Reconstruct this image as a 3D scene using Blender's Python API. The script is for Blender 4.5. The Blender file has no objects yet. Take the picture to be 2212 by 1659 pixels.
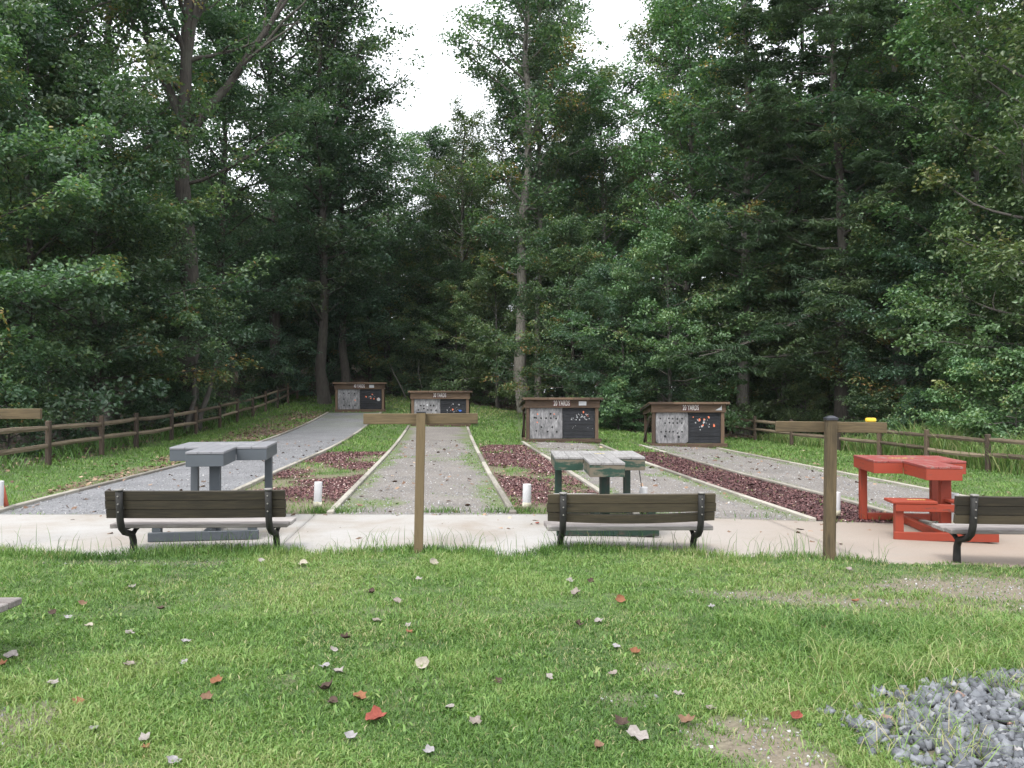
import bpy, math, random
import numpy as np
from mathutils import Vector, Matrix

# ------------------------------------------------------------------ camera, world, sun, exposure
SC = bpy.context.scene
COL = SC.collection
F, CX, HY, EYE = 1782.0, 1106.0, 843.0, 1.62      # lens and horizon measured on the photograph at 2212 px width
cam = bpy.data.cameras.new('camera')
cam_o = bpy.data.objects.new('camera', cam)
COL.objects.link(cam_o)
cam.sensor_width = 36.0
cam.lens = 36.0 * F / 2212.0
cam.clip_end = 2000.0
cam_o.location = (0, 0, EYE)
cam_o.rotation_euler = (math.radians(90 + 0.434), 0, 0)
SC.camera = cam_o

SUN_EL, SUN_AZ = math.radians(58), math.radians(-150)   # azimuth from +Y, negative = left of the camera
world = bpy.data.worlds.new('World')
SC.world = world
world.use_nodes = True
wn, wl = world.node_tree.nodes, world.node_tree.links
wn.clear()
sky = wn.new('ShaderNodeTexSky')
sky.sky_type = 'NISHITA'
sky.sun_disc = False
sky.sun_elevation = SUN_EL
sky.sun_rotation = SUN_AZ
sky.air_density = 1.0
sky.dust_density = 4.0
hs = wn.new('ShaderNodeHueSaturation')
hs.inputs['Saturation'].default_value = 0.12
bg = wn.new('ShaderNodeBackground')
bg.inputs['Strength'].default_value = 0.15
wo = wn.new('ShaderNodeOutputWorld')
wl.new(sky.outputs[0], hs.inputs['Color'])
cl = wn.new('ShaderNodeMix')          # a bright even cloud deck over most of the sky
cl.data_type = 'RGBA'
cl.inputs[0].default_value = 0.65
wl.new(hs.outputs[0], cl.inputs[6])
cl.inputs[7].default_value = (7.0, 7.3, 7.7, 1)
wl.new(cl.outputs[2], bg.inputs['Color'])
wl.new(bg.outputs[0], wo.inputs['Surface'])

sun = bpy.data.lights.new('sun', 'SUN')
sun.energy = 1.3
sun.angle = math.radians(22)
sun.color = (1.0, 0.965, 0.91)
sun_o = bpy.data.objects.new('sun', sun)
COL.objects.link(sun_o)
sd = Vector((math.sin(SUN_AZ) * math.cos(SUN_EL), math.cos(SUN_AZ) * math.cos(SUN_EL), math.sin(SUN_EL)))
sun_o.rotation_euler = sd.to_track_quat('Z', 'Y').to_euler()
sun_o.location = (-20, 10, 40)

vs = SC.view_settings
vs.view_transform = 'Standard'
vs.look = 'None'
vs.gamma = 1.0
vs.use_curve_mapping = False
vs.exposure = 1.35
cy = SC.cycles
cy.max_bounces = 8
cy.diffuse_bounces = 6
cy.glossy_bounces = 2
cy.transmission_bounces = 6
cy.transparent_max_bounces = 4
cy.caustics_reflective = False
cy.caustics_refractive = False
cy.use_denoising = True

RNG = np.random.default_rng(7)
random.seed(11)
GOLD = math.pi * (3 - math.sqrt(5))

# ------------------------------------------------------------------ helpers: noise, terrain, pixels to points
def vnoise(x, y, scale, seed=0):
    x = np.asarray(x, float) / scale + 1000.0
    y = np.asarray(y, float) / scale + 1000.0
    xi = np.floor(x).astype(np.int64); yi = np.floor(y).astype(np.int64)
    fx = x - xi; fy = y - yi
    fx = fx * fx * (3 - 2 * fx); fy = fy * fy * (3 - 2 * fy)
    def h(a, b):
        n = (a * 374761393 + b * 668265263 + seed * 1274126177) & 0xffffffff
        n = ((n ^ (n >> 13)) * 1274126177) & 0xffffffff
        return ((n ^ (n >> 16)) & 0xffff) / 65535.0
    return (h(xi, yi) * (1 - fx) + h(xi + 1, yi) * fx) * (1 - fy) + (h(xi, yi + 1) * (1 - fx) + h(xi + 1, yi + 1) * fx) * fy

def fbm(x, y, scale, seed=0):
    return 0.55 * vnoise(x, y, scale, seed) + 0.3 * vnoise(x, y, scale / 2.3, seed + 5) + 0.15 * vnoise(x, y, scale / 5.1, seed + 9)

def smooth(a, b, v):
    t = np.clip((np.asarray(v, float) - a) / (b - a), 0, 1)
    return t * t * (3 - 2 * t)

def gz(x, y):
    x = np.asarray(x, float); y = np.asarray(y, float)
    z = -0.03 * np.clip(x - 1, 0, 14)
    a = 0.0017 * np.clip(y - 20, 0, 30) ** 2 + 0.10 * np.clip(y - 50, 0, 70)
    z = z + a * np.interp(x, [-6, -2, 1, 6], [1, 0.75, 0.5, 0.0])
    z = z + 0.03 * smooth(8.5, 8.0, y) + 0.05 * (fbm(x, y, 0.9, 3) - 0.5) * smooth(8.3, 7.4, y)
    return z

def gz1(x, y):
    return float(gz(np.array([x]), np.array([y]))[0])

def gp(px, py):
    """the ground point seen at a pixel of the 2212 px wide photograph"""
    d = EYE * F / max(py - HY, 5)
    for _ in range(30):
        x = (px - CX) / F * d
        z = gz1(x, d)
        d = 0.5 * d + 0.5 * max(3.0, min(80.0, (EYE - z) * F / max(py - HY, 5)))
    x = (px - CX) / F * d
    return x, d

def at(px, d):
    return (px - CX) / F * d

# ------------------------------------------------------------------ helpers: meshes
def mesh_np(name, verts, polys, mats, attrs=None, midx=None, smooth_shade=False):
    """polys: list of (n, k) int arrays"""
    me = bpy.data.meshes.new(name)
    verts = np.asarray(verts, np.float32)
    me.vertices.add(len(verts))
    me.vertices.foreach_set('co', verts.ravel())
    loops = np.concatenate([p.ravel() for p in polys]).astype(np.int32)
    tot = np.concatenate([np.full(len(p), p.shape[1], np.int32) for p in polys])
    start = np.concatenate([[0], np.cumsum(tot)[:-1]]).astype(np.int32)
    me.loops.add(len(loops))
    me.loops.foreach_set('vertex_index', loops)
    me.polygons.add(len(tot))
    me.polygons.foreach_set('loop_start', start)
    me.polygons.foreach_set('loop_total', tot)
    if midx is not None:
        me.polygons.foreach_set('material_index', np.asarray(midx, np.int32))
    if smooth_shade:
        me.polygons.foreach_set('use_smooth', np.ones(len(tot), bool))
    for m in mats:
        me.materials.append(m)
    for k, v in (attrs or {}).items():
        v = np.asarray(v, np.float32)
        if v.ndim == 1:
            a = me.attributes.new(k, 'FLOAT', 'POINT')
            a.data.foreach_set('value', v)
        else:
            a = me.attributes.new(k, 'FLOAT_VECTOR', 'POINT')
            a.data.foreach_set('vector', v.ravel())
    me.update(calc_edges=True)
    return me

def tag(o, label=None, cat=None, group=None, kind=None):
    if label: o['label'] = label
    if cat: o['category'] = cat
    if group: o['group'] = group
    if kind: o['kind'] = kind
    return o

def link(name, data, parent=None, loc=None):
    o = bpy.data.objects.new(name, data)
    COL.objects.link(o)
    if parent: o.parent = parent
    if loc is not None: o.location = loc
    return o

def thing(name, label, cat, loc=(0, 0, 0), rotz=0.0, group=None):
    o = link(name, None, None, loc)
    o.empty_display_size = 0.1
    o.rotation_euler = (0, 0, rotz)
    return tag(o, label, cat, group)

def copy_tree(o, parent=None):
    c = o.copy()
    COL.objects.link(c)
    if parent: c.parent = parent
    for ch in list(o.children):
        copy_tree(ch, c)
    return c

class MB:
    """collects boards, tubes, discs and prisms; build() links them as one mesh object"""
    def __init__(s):
        s.v = []; s.f = []; s.m = []; s.uvw = []; s.t = []
    def add(s, verts, faces, uvw=None, tint=None, m=0):
        n = len(s.v)
        s.v += [tuple(v) for v in verts]
        s.f += [tuple(i + n for i in f) for f in faces]
        s.m += [m] * len(faces)
        s.uvw += [tuple(u) for u in (uvw if uvw is not None else verts)]
        s.t += [random.random() if tint is None else tint] * len(verts)
    def box(s, c, size, rot=None, ch=0.004, tint=None, m=0, jit=0.0):
        hx, hy, hz = size[0] / 2, size[1] / 2, size[2] / 2
        ch = min(ch, hx * .9, hy * .9, hz * .9)
        V = []; idx = {}
        for sx in (-1, 1):
            for sy in (-1, 1):
                for sz in (-1, 1):
                    for ax in range(3):
                        h = [hx, hy, hz]
                        for k in range(3):
                            if k != ax: h[k] -= ch
                        idx[(sx, sy, sz, ax)] = len(V)
                        V.append(Vector((sx * h[0], sy * h[1], sz * h[2])))
        Fs = []
        for ax in range(3):
            o = [k for k in range(3) if k != ax]
            for sg in (-1, 1):
                q = []
                for a, b in ((-1, -1), (1, -1), (1, 1), (-1, 1)):
                    sgn = [0, 0, 0]; sgn[ax] = sg; sgn[o[0]] = a; sgn[o[1]] = b
                    q.append(idx[(sgn[0], sgn[1], sgn[2], ax)])
                Fs.append(q)
            for a in (-1, 1):
                for b in (-1, 1):
                    q = []
                    for e, axx in ((-1, o[0]), (1, o[0]), (1, o[1]), (-1, o[1])):
                        sgn = [0, 0, 0]; sgn[ax] = e; sgn[o[0]] = a; sgn[o[1]] = b
                        q.append(idx[(sgn[0], sgn[1], sgn[2], axx)])
                    Fs.append(q)
        for sx in (-1, 1):
            for sy in (-1, 1):
                for sz in (-1, 1):
                    Fs.append([idx[(sx, sy, sz, a)] for a in range(3)])
        R = rot if rot is not None else Matrix.Identity(3)
        out = []
        off = Vector((random.uniform(0, 50), random.uniform(0, 50), random.uniform(0, 50)))
        L = max(range(3), key=lambda k: size[k])
        U = []
        for p in V:
            q = [p[L]] + [p[k] for k in range(3) if k != L]
            U.append(Vector(q) + off)
            out.append(R @ p + Vector(c))
        # orient faces outward
        F2 = []
        for f in Fs:
            cen = sum((V[i] for i in f), Vector()) / len(f)
            nn = (V[f[1]] - V[f[0]]).cross(V[f[2]] - V[f[0]])
            F2.append(f if nn.dot(cen) >= 0 else f[::-1])
        s.add(out, F2, U, tint, m)
    def beam(s, p0, p1, w, h, ch=0.004, tint=None, m=0, roll=0.0):
        """board from p0 to p1, w wide sideways and h high"""
        p0, p1 = Vector(p0), Vector(p1)
        d = (p1 - p0); L = d.length; x = d / L
        up = Vector((0, 0, 1)) if abs(x.z) < 0.95 else Vector((0, 1, 0))
        y = up.cross(x).normalized(); z = x.cross(y)
        R = Matrix((x, y, z)).transposed()
        if roll: R = R @ Matrix.Rotation(roll, 3, 'X')
        s.box((p0 + p1) / 2, (L, w, h), R, ch, tint, m)
    def tube(s, pts, rad, n=10, m=0, cap=True, tint=None, squash=1.0):
        pts = [Vector(p) for p in pts]
        if not hasattr(rad, '__len__'): rad = [rad] * len(pts)
        V = []; Fs = []; U = []
        off = random.uniform(0, 40); run = 0
        prev = None
        for i, p in enumerate(pts):
            t = (pts[min(i + 1, len(pts) - 1)] - pts[max(i - 1, 0)]).normalized()
            a = Vector((1, 0, 0)) if abs(t.x) < 0.9 else Vector((0, 1, 0))
            if prev is not None: a = prev
            b = t.cross(a).normalized(); a = b.cross(t).normalized(); prev = a
            if i: run += (p - pts[i - 1]).length
            for k in range(n):
                an = 2 * math.pi * k / n
                V.append(p + a * math.cos(an) * rad[i] + b * math.sin(an) * rad[i] * squash)
                U.append((run + off, math.cos(an) * rad[i] + off, math.sin(an) * rad[i]))
        for i in range(len(pts) - 1):
            for k in range(n):
                Fs.append((i * n + k, i * n + (k + 1) % n, (i + 1) * n + (k + 1) % n, (i + 1) * n + k))
        if cap:
            Fs.append(tuple(range(n))[::-1])
            Fs.append(tuple((len(pts) - 1) * n + k for k in range(n)))
        s.add(V, Fs, U, tint, m)
    def prism(s, poly, z0, z1, m=0, tint=None):
        n = len(poly)
        V = [(x, y, z0) for x, y in poly] + [(x, y, z1) for x, y in poly]
        off = random.uniform(0, 40)
        U = [(v[0] + off, v[1] + off, v[2]) for v in V]
        Fs = [tuple(range(n))[::-1], tuple(range(n, 2 * n))]
        for i in range(n):
            j = (i + 1) % n
            Fs.append((i, j, n + j, n + i))
        s.add(V, Fs, U, tint, m)
    def disc(s, c, r, y, m=0, n=9, jag=0.25, sz=1.0):
        """an irregular thin spot facing -Y"""
        V = []
        for yy in (y, y + 0.004):
            for k in range(n):
                a = 2 * math.pi * k / n
                rr = r * (1 + random.uniform(-jag, jag))
                V.append((c[0] + rr * math.cos(a), yy, c[1] + rr * sz * math.sin(a)))
        Fs = [tuple(range(n))]
        for k in range(n):
            Fs.append((k, n + k, n + (k + 1) % n, (k + 1) % n))
        s.add(V, Fs, None, None, m)
    def build(s, name, mats, parent=None, loc=None, smooth_shade=False):
        if not isinstance(mats, (list, tuple)): mats = [mats]
        me = bpy.data.meshes.new(name)
        me.from_pydata(s.v, [], s.f)
        for mm in mats: me.materials.append(mm)
        me.polygons.foreach_set('material_index', np.array(s.m, np.int32))
        a = me.attributes.new('uvw', 'FLOAT_VECTOR', 'POINT')
        a.data.foreach_set('vector', np.array(s.uvw, np.float32).ravel())
        a = me.attributes.new('tint', 'FLOAT', 'POINT')
        a.data.foreach_set('value', np.array(s.t, np.float32))
        if smooth_shade:
            me.polygons.foreach_set('use_smooth', np.ones(len(me.polygons), bool))
        me.update()
        return link(name, me, parent, loc)

# ------------------------------------------------------------------ helpers: materials
def dim(c, k=0.74): return tuple(v * k for v in c)

def newmat(name):
    m = bpy.data.materials.new(name)
    m.use_nodes = True
    nt = m.node_tree
    b = nt.nodes['Principled BSDF']
    return m, nt, b

def nd(nt, typ, **kw):
    n = nt.nodes.new(typ)
    for k, v in kw.items():
        if k in n.inputs.keys() if hasattr(n.inputs, 'keys') else False:
            n.inputs[k].default_value = v
        else:
            setattr(n, k, v)
    return n

def attr(nt, name, out='Fac'):
    a = nt.nodes.new('ShaderNodeAttribute')
    a.attribute_name = name
    return a.outputs[out]

def ramp(nt, fac, stops):
    r = nt.nodes.new('ShaderNodeValToRGB')
    e = r.color_ramp.elements
    while len(e) < len(stops): e.new(0.5)
    for el, (p, c) in zip(e, stops):
        el.position = p
        el.color = (*c, 1) if len(c) == 3 else c
    nt.links.new(fac, r.inputs[0])
    return r.outputs[0]

def noise(nt, vec, scale, detail=4.0, rough=0.6, dist=0.0):
    n = nt.nodes.new('ShaderNodeTexNoise')
    n.inputs['Scale'].default_value = scale
    n.inputs['Detail'].default_value = detail
    n.inputs['Roughness'].default_value = rough
    n.inputs['Distortion'].default_value = dist
    if vec is not None: nt.links.new(vec, n.inputs['Vector'])
    return n.outputs['Fac']

def mapping(nt, vec, scale):
    m = nt.nodes.new('ShaderNodeMapping')
    m.inputs['Scale'].default_value = scale
    nt.links.new(vec, m.inputs['Vector'])
    return m.outputs[0]

def mixc(nt, fac, a, b, mode='MIX'):
    m = nt.nodes.new('ShaderNodeMix')
    m.data_type = 'RGBA'
    m.blend_type = mode
    for sock, v in ((m.inputs[0], fac), (m.inputs[6], a), (m.inputs[7], b)):
        if isinstance(v, (int, float)): sock.default_value = v
        elif isinstance(v, tuple): sock.default_value = (*v, 1)
        else: nt.links.new(v, sock)
    return m.outputs[2]

def mathn(nt, op, a, b=0.0, clamp=False):
    m = nt.nodes.new('ShaderNodeMath')
    m.operation = op
    m.use_clamp = clamp
    for sock, v in ((m.inputs[0], a), (m.inputs[1], b)):
        if isinstance(v, (int, float)): sock.default_value = v
        else: nt.links.new(v, sock)
    return m.outputs[0]

def bump(nt, h, strength=0.4, dist=0.01):
    b = nt.nodes.new('ShaderNodeBump')
    b.inputs['Strength'].default_value = strength
    b.inputs['Distance'].default_value = dist
    nt.links.new(h, b.inputs['Height'])
    return b.outputs[0]

def objco(nt):
    return nt.nodes.new('ShaderNodeTexCoord').outputs['Object']

def wood(name, dark, light, rough=0.85, grain=1.0, weather=None, wfac=0.5):
    dark, light = dim(dark), dim(light); weather = dim(weather) if weather else None
    m, nt, b = newmat(name)
    u = attr(nt, 'uvw', 'Vector')
    g = noise(nt, mapping(nt, u, (1.4, 22 * grain, 22 * grain)), 3.0, 5, 0.65, 0.4)
    big = noise(nt, mapping(nt, u, (0.8, 3, 3)), 1.6, 3, 0.6)
    g2 = noise(nt, mapping(nt, u, (0.9, 9 * grain, 9 * grain)), 3.0, 4, 0.7, 0.8)
    f = mathn(nt, 'ADD', mathn(nt, 'MULTIPLY', g, 0.55), mathn(nt, 'MULTIPLY', big, 0.35))
    f = mathn(nt, 'ADD', f, mathn(nt, 'MULTIPLY', g2, 0.32))
    f = mathn(nt, 'ADD', f, mathn(nt, 'MULTIPLY', mathn(nt, 'SUBTRACT', attr(nt, 'tint'), 0.5), 0.35))
    c = ramp(nt, f, [(0.44, dim(dark, .8)), (0.78, dim(light, 1.1))])
    if weather:
        w = noise(nt, mapping(nt, u, (0.9, 5, 5)), 2.3, 5, 0.7)
        c = mixc(nt, ramp(nt, w, [(wfac, (0, 0, 0)), (wfac + 0.12, (1, 1, 1))]), c, weather)
    kn = nt.nodes.new('ShaderNodeTexVoronoi')
    kn.inputs['Scale'].default_value = 1.0
    nt.links.new(mapping(nt, u, (1.7, 9, 9)), kn.inputs['Vector'])
    kf = ramp(nt, kn.outputs['Distance'], [(0.05, (1, 1, 1)), (0.16, (0, 0, 0))])
    c = mixc(nt, mathn(nt, 'MULTIPLY', kf, 0.55), c, tuple(v * 0.35 for v in dark))
    nt.links.new(c, b.inputs['Base Color'])
    b.inputs['Roughness'].default_value = rough
    nt.links.new(bump(nt, g, 0.5, 0.004), b.inputs['Normal'])
    return m

def paint(name, col, worn, wfac=0.62, rough=0.55, scale=3.0):
    """paint worn to bare wood along the grain, with scuffs"""
    col, worn = dim(col), dim(worn)
    m, nt, b = newmat(name)
    u = attr(nt, 'uvw', 'Vector')
    g = noise(nt, mapping(nt, u, (1.2, 12, 12)), scale, 6, 0.7, 0.3)
    s = noise(nt, u, 5.0, 5, 0.7)
    f = mathn(nt, 'ADD', mathn(nt, 'MULTIPLY', g, 0.6), mathn(nt, 'MULTIPLY', s, 0.4))
    base = mixc(nt, s, tuple(v * 0.8 for v in col), tuple(min(1, v * 1.12) for v in col))
    c = mixc(nt, ramp(nt, f, [(wfac, (0, 0, 0)), (wfac + 0.06, (1, 1, 1))]), base, worn)
    nt.links.new(c, b.inputs['Base Color'])
    b.inputs['Roughness'].default_value = rough
    nt.links.new(bump(nt, g, 0.25, 0.003), b.inputs['Normal'])
    return m

def plain(name, c1, c2, scale=8.0, rough=0.6, metal=0.0, bstr=0.2, bdist=0.003):
    c1, c2 = dim(c1), dim(c2)
    m, nt, b = newmat(name)
    o = objco(nt)
    n = noise(nt, o, scale, 5, 0.65)
    nt.links.new(ramp(nt, n, [(0.3, c1), (0.72, c2)]), b.inputs['Base Color'])
    b.inputs['Roughness'].default_value = rough
    b.inputs['Metallic'].default_value = metal
    nt.links.new(bump(nt, n, bstr, bdist), b.inputs['Normal'])
    return m

def leafmat(name, stops, trans=0.38, rough=0.42, spec=0.55):
    m, nt, b = newmat(name)
    t = attr(nt, 'tint')
    c = ramp(nt, t, stops)
    oi = nt.nodes.new('ShaderNodeObjectInfo')
    hsv = nt.nodes.new('ShaderNodeHueSaturation')
    nt.links.new(c, hsv.inputs['Color'])
    nt.links.new(mathn(nt, 'ADD', mathn(nt, 'MULTIPLY', oi.outputs['Random'], 0.05), 0.475), hsv.inputs['Hue'])
    nt.links.new(mathn(nt, 'ADD', mathn(nt, 'MULTIPLY', oi.outputs['Random'], 0.4), 0.8), hsv.inputs['Value'])
    c = hsv.outputs[0]
    nt.links.new(c, b.inputs['Base Color'])
    b.inputs['Roughness'].default_value = rough
    b.inputs['Specular IOR Level'].default_value = spec
    tr = nt.nodes.new('ShaderNodeBsdfTranslucent')
    nt.links.new(mixc(nt, 1.0, c, (1.0, 1.25, 0.55), 'MULTIPLY'), tr.inputs['Color'])
    mx = nt.nodes.new('ShaderNodeMixShader')
    mx.inputs[0].default_value = trans
    nt.links.new(b.outputs[0], mx.inputs[1])
    nt.links.new(tr.outputs[0], mx.inputs[2])
    nt.links.new(mx.outputs[0], nt.nodes['Material Output'].inputs['Surface'])
    return m

def bark(name, c1, c2):
    m, nt, b = newmat(name)
    o = objco(nt)
    n = noise(nt, mapping(nt, o, (7, 7, 1.1)), 2.2, 6, 0.7, 0.6)
    n2 = noise(nt, o, 0.7, 3, 0.6)
    c = ramp(nt, n, [(0.3, c1), (0.7, c2)])
    c = mixc(nt, mathn(nt, 'MULTIPLY', ramp(nt, n2, [(0.5, (0, 0, 0)), (0.75, (1, 1, 1))]), 0.45), c, (0.10, 0.12, 0.08))
    nt.links.new(c, b.inputs['Base Color'])
    b.inputs['Roughness'].default_value = 0.95
    nt.links.new(bump(nt, n, 0.9, 0.03), b.inputs['Normal'])
    return m

M = {}
M['bench_back'] = wood('shade-darkened weathered olive brown boards', (0.025, 0.019, 0.0095), (0.070, 0.054, 0.030), weather=(0.085, 0.07, 0.045), wfac=0.66)  # brown wood, darkened further so the backs keep their overcast shade
M['bench_seat'] = wood('sky-lightened seat boards', (0.22, 0.19, 0.18), (0.38, 0.35, 0.335), weather=(0.2, 0.17, 0.14), wfac=0.62)  # paler than the backs: sky light on the tops is in the colour
M['treated'] = wood('treated lumber', (0.062, 0.044, 0.021), (0.150, 0.107, 0.055), weather=(0.10, 0.07, 0.035), wfac=0.68)
M['rail'] = wood('split rail', (0.11, 0.08, 0.052), (0.29, 0.225, 0.155), grain=1.3, weather=(0.34, 0.29, 0.225), wfac=0.62)
M['railpost'] = wood('split rail post', (0.048, 0.033, 0.022), (0.125, 0.085, 0.057), grain=1.3)
M['shed'] = wood('stained brown lumber', (0.070, 0.042, 0.026), (0.165, 0.105, 0.066), weather=(0.21, 0.14, 0.08), wfac=0.7)
M['roofwood'] = wood('mossy roof planks', (0.06, 0.045, 0.03), (0.19, 0.13, 0.08), weather=(0.10, 0.12, 0.11), wfac=0.6)
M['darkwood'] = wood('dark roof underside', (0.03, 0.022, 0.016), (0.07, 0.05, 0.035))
M['edging'] = wood('weathered edging timber', (0.25, 0.225, 0.19), (0.42, 0.39, 0.335), weather=(0.2, 0.2, 0.13), wfac=0.6)
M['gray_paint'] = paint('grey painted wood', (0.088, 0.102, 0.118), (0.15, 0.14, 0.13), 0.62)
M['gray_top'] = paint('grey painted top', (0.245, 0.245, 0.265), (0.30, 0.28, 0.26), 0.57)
M['red_paint'] = paint('red painted wood', (0.32, 0.042, 0.016), (0.12, 0.04, 0.03), 0.56)
M['red_top'] = paint('faded red top', (0.30, 0.058, 0.05), (0.28, 0.16, 0.14), 0.52)
M['green_paint'] = paint('green paint worn to wood', (0.010, 0.050, 0.030), (0.155, 0.13, 0.092), 0.47, scale=1.6)
M['green_dark'] = paint('dark green leg', (0.010, 0.040, 0.026), (0.05, 0.042, 0.032), 0.52)
M['bare_top'] = wood('bleached table boards', (0.20, 0.19, 0.185), (0.36, 0.35, 0.345), weather=(0.19, 0.18, 0.165), wfac=0.66)
M['iron'] = plain('black iron', (0.006, 0.0055, 0.005), (0.018, 0.016, 0.014), 14, 0.72, 0.0, 0.3)
M['ironcap'] = plain('worn iron cap', (0.16, 0.15, 0.14), (0.30, 0.28, 0.27), 20, 0.5)
M['bolt'] = plain('bolt head', (0.35, 0.33, 0.3), (0.5, 0.48, 0.45), 10, 0.4, 0.6)
M['pvc'] = plain('white plastic pipe', (0.58, 0.575, 0.59), (0.66, 0.655, 0.665), 6, 0.4, 0, 0.03)
M['pvcdirt'] = plain('mud splashed pipe', (0.42, 0.38, 0.24), (0.72, 0.69, 0.58), 18, 0.7)
M['blackpipe'] = plain('black stake', (0.012, 0.014, 0.013), (0.03, 0.03, 0.03), 8, 0.6)
M['capplastic'] = plain('dark cap', (0.012, 0.013, 0.018), (0.03, 0.032, 0.045), 12, 0.35)
M['yellow'] = plain('yellow plastic', (0.80, 0.50, 0.03), (0.90, 0.62, 0.06), 20, 0.45, 0, 0.05)
M['orange_cone'] = plain('faded orange red', (0.52, 0.10, 0.05), (0.68, 0.18, 0.09), 9, 0.6)
M['paper'] = plain('white paper', (0.55, 0.55, 0.58), (0.68, 0.68, 0.70), 12, 0.8, 0, 0.1)
M['scrap'] = plain('torn white foam', (0.30, 0.30, 0.32), (0.62, 0.62, 0.64), 25, 0.8)
M['letter'] = plain('cream lettering', (0.62, 0.58, 0.54), (0.80, 0.77, 0.74), 40, 0.7)
M['signred'] = plain('maroon sign paint', (0.07, 0.022, 0.018), (0.13, 0.045, 0.035), 20, 0.7)
M['foamblack'] = plain('black foam layers', (0.006, 0.0065, 0.008), (0.022, 0.024, 0.031), 4, 0.85, 0, 0.5, 0.01)
M['hole'] = plain('arrow hole', (0.006, 0.006, 0.007), (0.02, 0.02, 0.022), 30, 0.9)
M['orange'] = plain('orange spot', (0.80, 0.16, 0.07), (0.9, 0.30, 0.16), 30, 0.7)
M['bluespot'] = plain('blue tape', (0.03, 0.12, 0.5), (0.05, 0.18, 0.62), 30, 0.6)
M['stencil_y'] = plain('worn yellow paint', (0.55, 0.45, 0.12), (0.66, 0.55, 0.2), 30, 0.8)
M['stencil_w'] = plain('worn white paint', (0.45, 0.44, 0.45), (0.62, 0.6, 0.6), 30, 0.8)

def foamgray():
    m, nt, b = newmat('grey woven target face')
    o = objco(nt)
    n = noise(nt, mapping(nt, o, (5, 5, 1.3)), 4.0, 6, 0.75, 0.5)
    n2 = noise(nt, o, 1.6, 3, 0.6)
    f = mathn(nt, 'ADD', mathn(nt, 'MULTIPLY', n, 0.75), mathn(nt, 'MULTIPLY', n2, 0.4))
    nt.links.new(ramp(nt, f, [(0.42, (0.05, 0.05, 0.052)), (0.6, (0.19, 0.185, 0.19)), (0.78, (0.36, 0.355, 0.36))]), b.inputs['Base Color'])
    b.inputs['Roughness'].default_value = 0.9
    nt.links.new(bump(nt, n, 0.4, 0.01), b.inputs['Normal'])
    return m
M['foamgray'] = foamgray()

LEAF_A = [(0.0, (0.042, 0.084, 0.050)), (0.45, (0.086, 0.148, 0.076)), (0.8, (0.142, 0.200, 0.082)), (0.93, (0.19, 0.205, 0.075)), (1.0, (0.28, 0.18, 0.07))]
LEAF_B = [(0.0, (0.040, 0.084, 0.056)), (0.5, (0.080, 0.142, 0.086)), (0.9, (0.120, 0.182, 0.098)), (1.0, (0.15, 0.175, 0.08))]
LEAF_C = [(0.0, (0.064, 0.122, 0.060)), (0.5, (0.120, 0.196, 0.086)), (0.9, (0.180, 0.240, 0.100)), (1.0, (0.23, 0.23, 0.09))]
M['leaf_broad'] = leafmat('broad leaves', LEAF_A)
M['leaf_dark'] = leafmat('blue green leaves', LEAF_B)
M['leaf_light'] = leafmat('light leaves', LEAF_C, 0.32)
M['needle'] = leafmat('pine needles', [(0, (0.042, 0.080, 0.048)), (0.6, (0.082, 0.138, 0.074)), (1, (0.125, 0.175, 0.085))], 0.25, 0.6, 0.3)
M['bark_dark'] = bark('dark bark', (0.020, 0.017, 0.014), (0.075, 0.064, 0.054))
M['bark_pale'] = bark('pale bark', (0.075, 0.068, 0.058), (0.24, 0.22, 0.195))
M['bark_grey'] = bark('grey bark', (0.045, 0.04, 0.036), (0.15, 0.135, 0.12))

def grassmat():
    m, nt, b = newmat('grass blades')
    c = ramp(nt, attr(nt, 'tint'), [(0.0, (0.040, 0.090, 0.024)), (0.4, (0.098, 0.188, 0.042)), (0.72, (0.170, 0.275, 0.072)), (0.88, (0.27, 0.30, 0.12)), (1.0, (0.38, 0.33, 0.20))])
    nt.links.new(c, b.inputs['Base Color'])
    b.inputs['Roughness'].default_value = 0.5
    b.inputs['Specular IOR Level'].default_value = 0.35
    tr = nt.nodes.new('ShaderNodeBsdfTranslucent')
    nt.links.new(mixc(nt, 1.0, c, (1.0, 1.15, 0.6), 'MULTIPLY'), tr.inputs['Color'])
    mx = nt.nodes.new('ShaderNodeMixShader')
    mx.inputs[0].default_value = 0.3
    nt.links.new(b.outputs[0], mx.inputs[1]); nt.links.new(tr.outputs[0], mx.inputs[2])
    nt.links.new(mx.outputs[0], nt.nodes['Material Output'].inputs['Surface'])
    return m
M['grass'] = grassmat()

def tintmat(name, stops, rough=0.85, nscale=0, bstr=0.0):
    m, nt, b = newmat(name)
    c = ramp(nt, attr(nt, 'tint'), stops)
    if nscale:
        n = noise(nt, objco(nt), nscale, 4, 0.7)
        c = mixc(nt, 1.0, c, ramp(nt, n, [(0.25, (0.65, 0.65, 0.65)), (0.75, (1.25, 1.25, 1.25))]), 'MULTIPLY')
        if bstr: nt.links.new(bump(nt, n, bstr, 0.006), b.inputs['Normal'])
    nt.links.new(c, b.inputs['Base Color'])
    b.inputs['Roughness'].default_value = rough
    return m
M['stone'] = tintmat('crushed blue stone', [(0, (0.05, 0.053, 0.06)), (0.4, (0.105, 0.112, 0.127)), (0.75, (0.20, 0.208, 0.228)), (0.95, (0.29, 0.29, 0.295)), (1, (0.26, 0.17, 0.14))], 0.8, 26, 0.5)
M['chip'] = tintmat('maroon rubber chips', [(0, (0.024, 0.010, 0.012)), (0.5, (0.082, 0.031, 0.031)), (0.9, (0.165, 0.078, 0.074)), (0.97, (0.3, 0.16, 0.15)), (1, (0.45, 0.35, 0.32))], 0.75)
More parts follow.
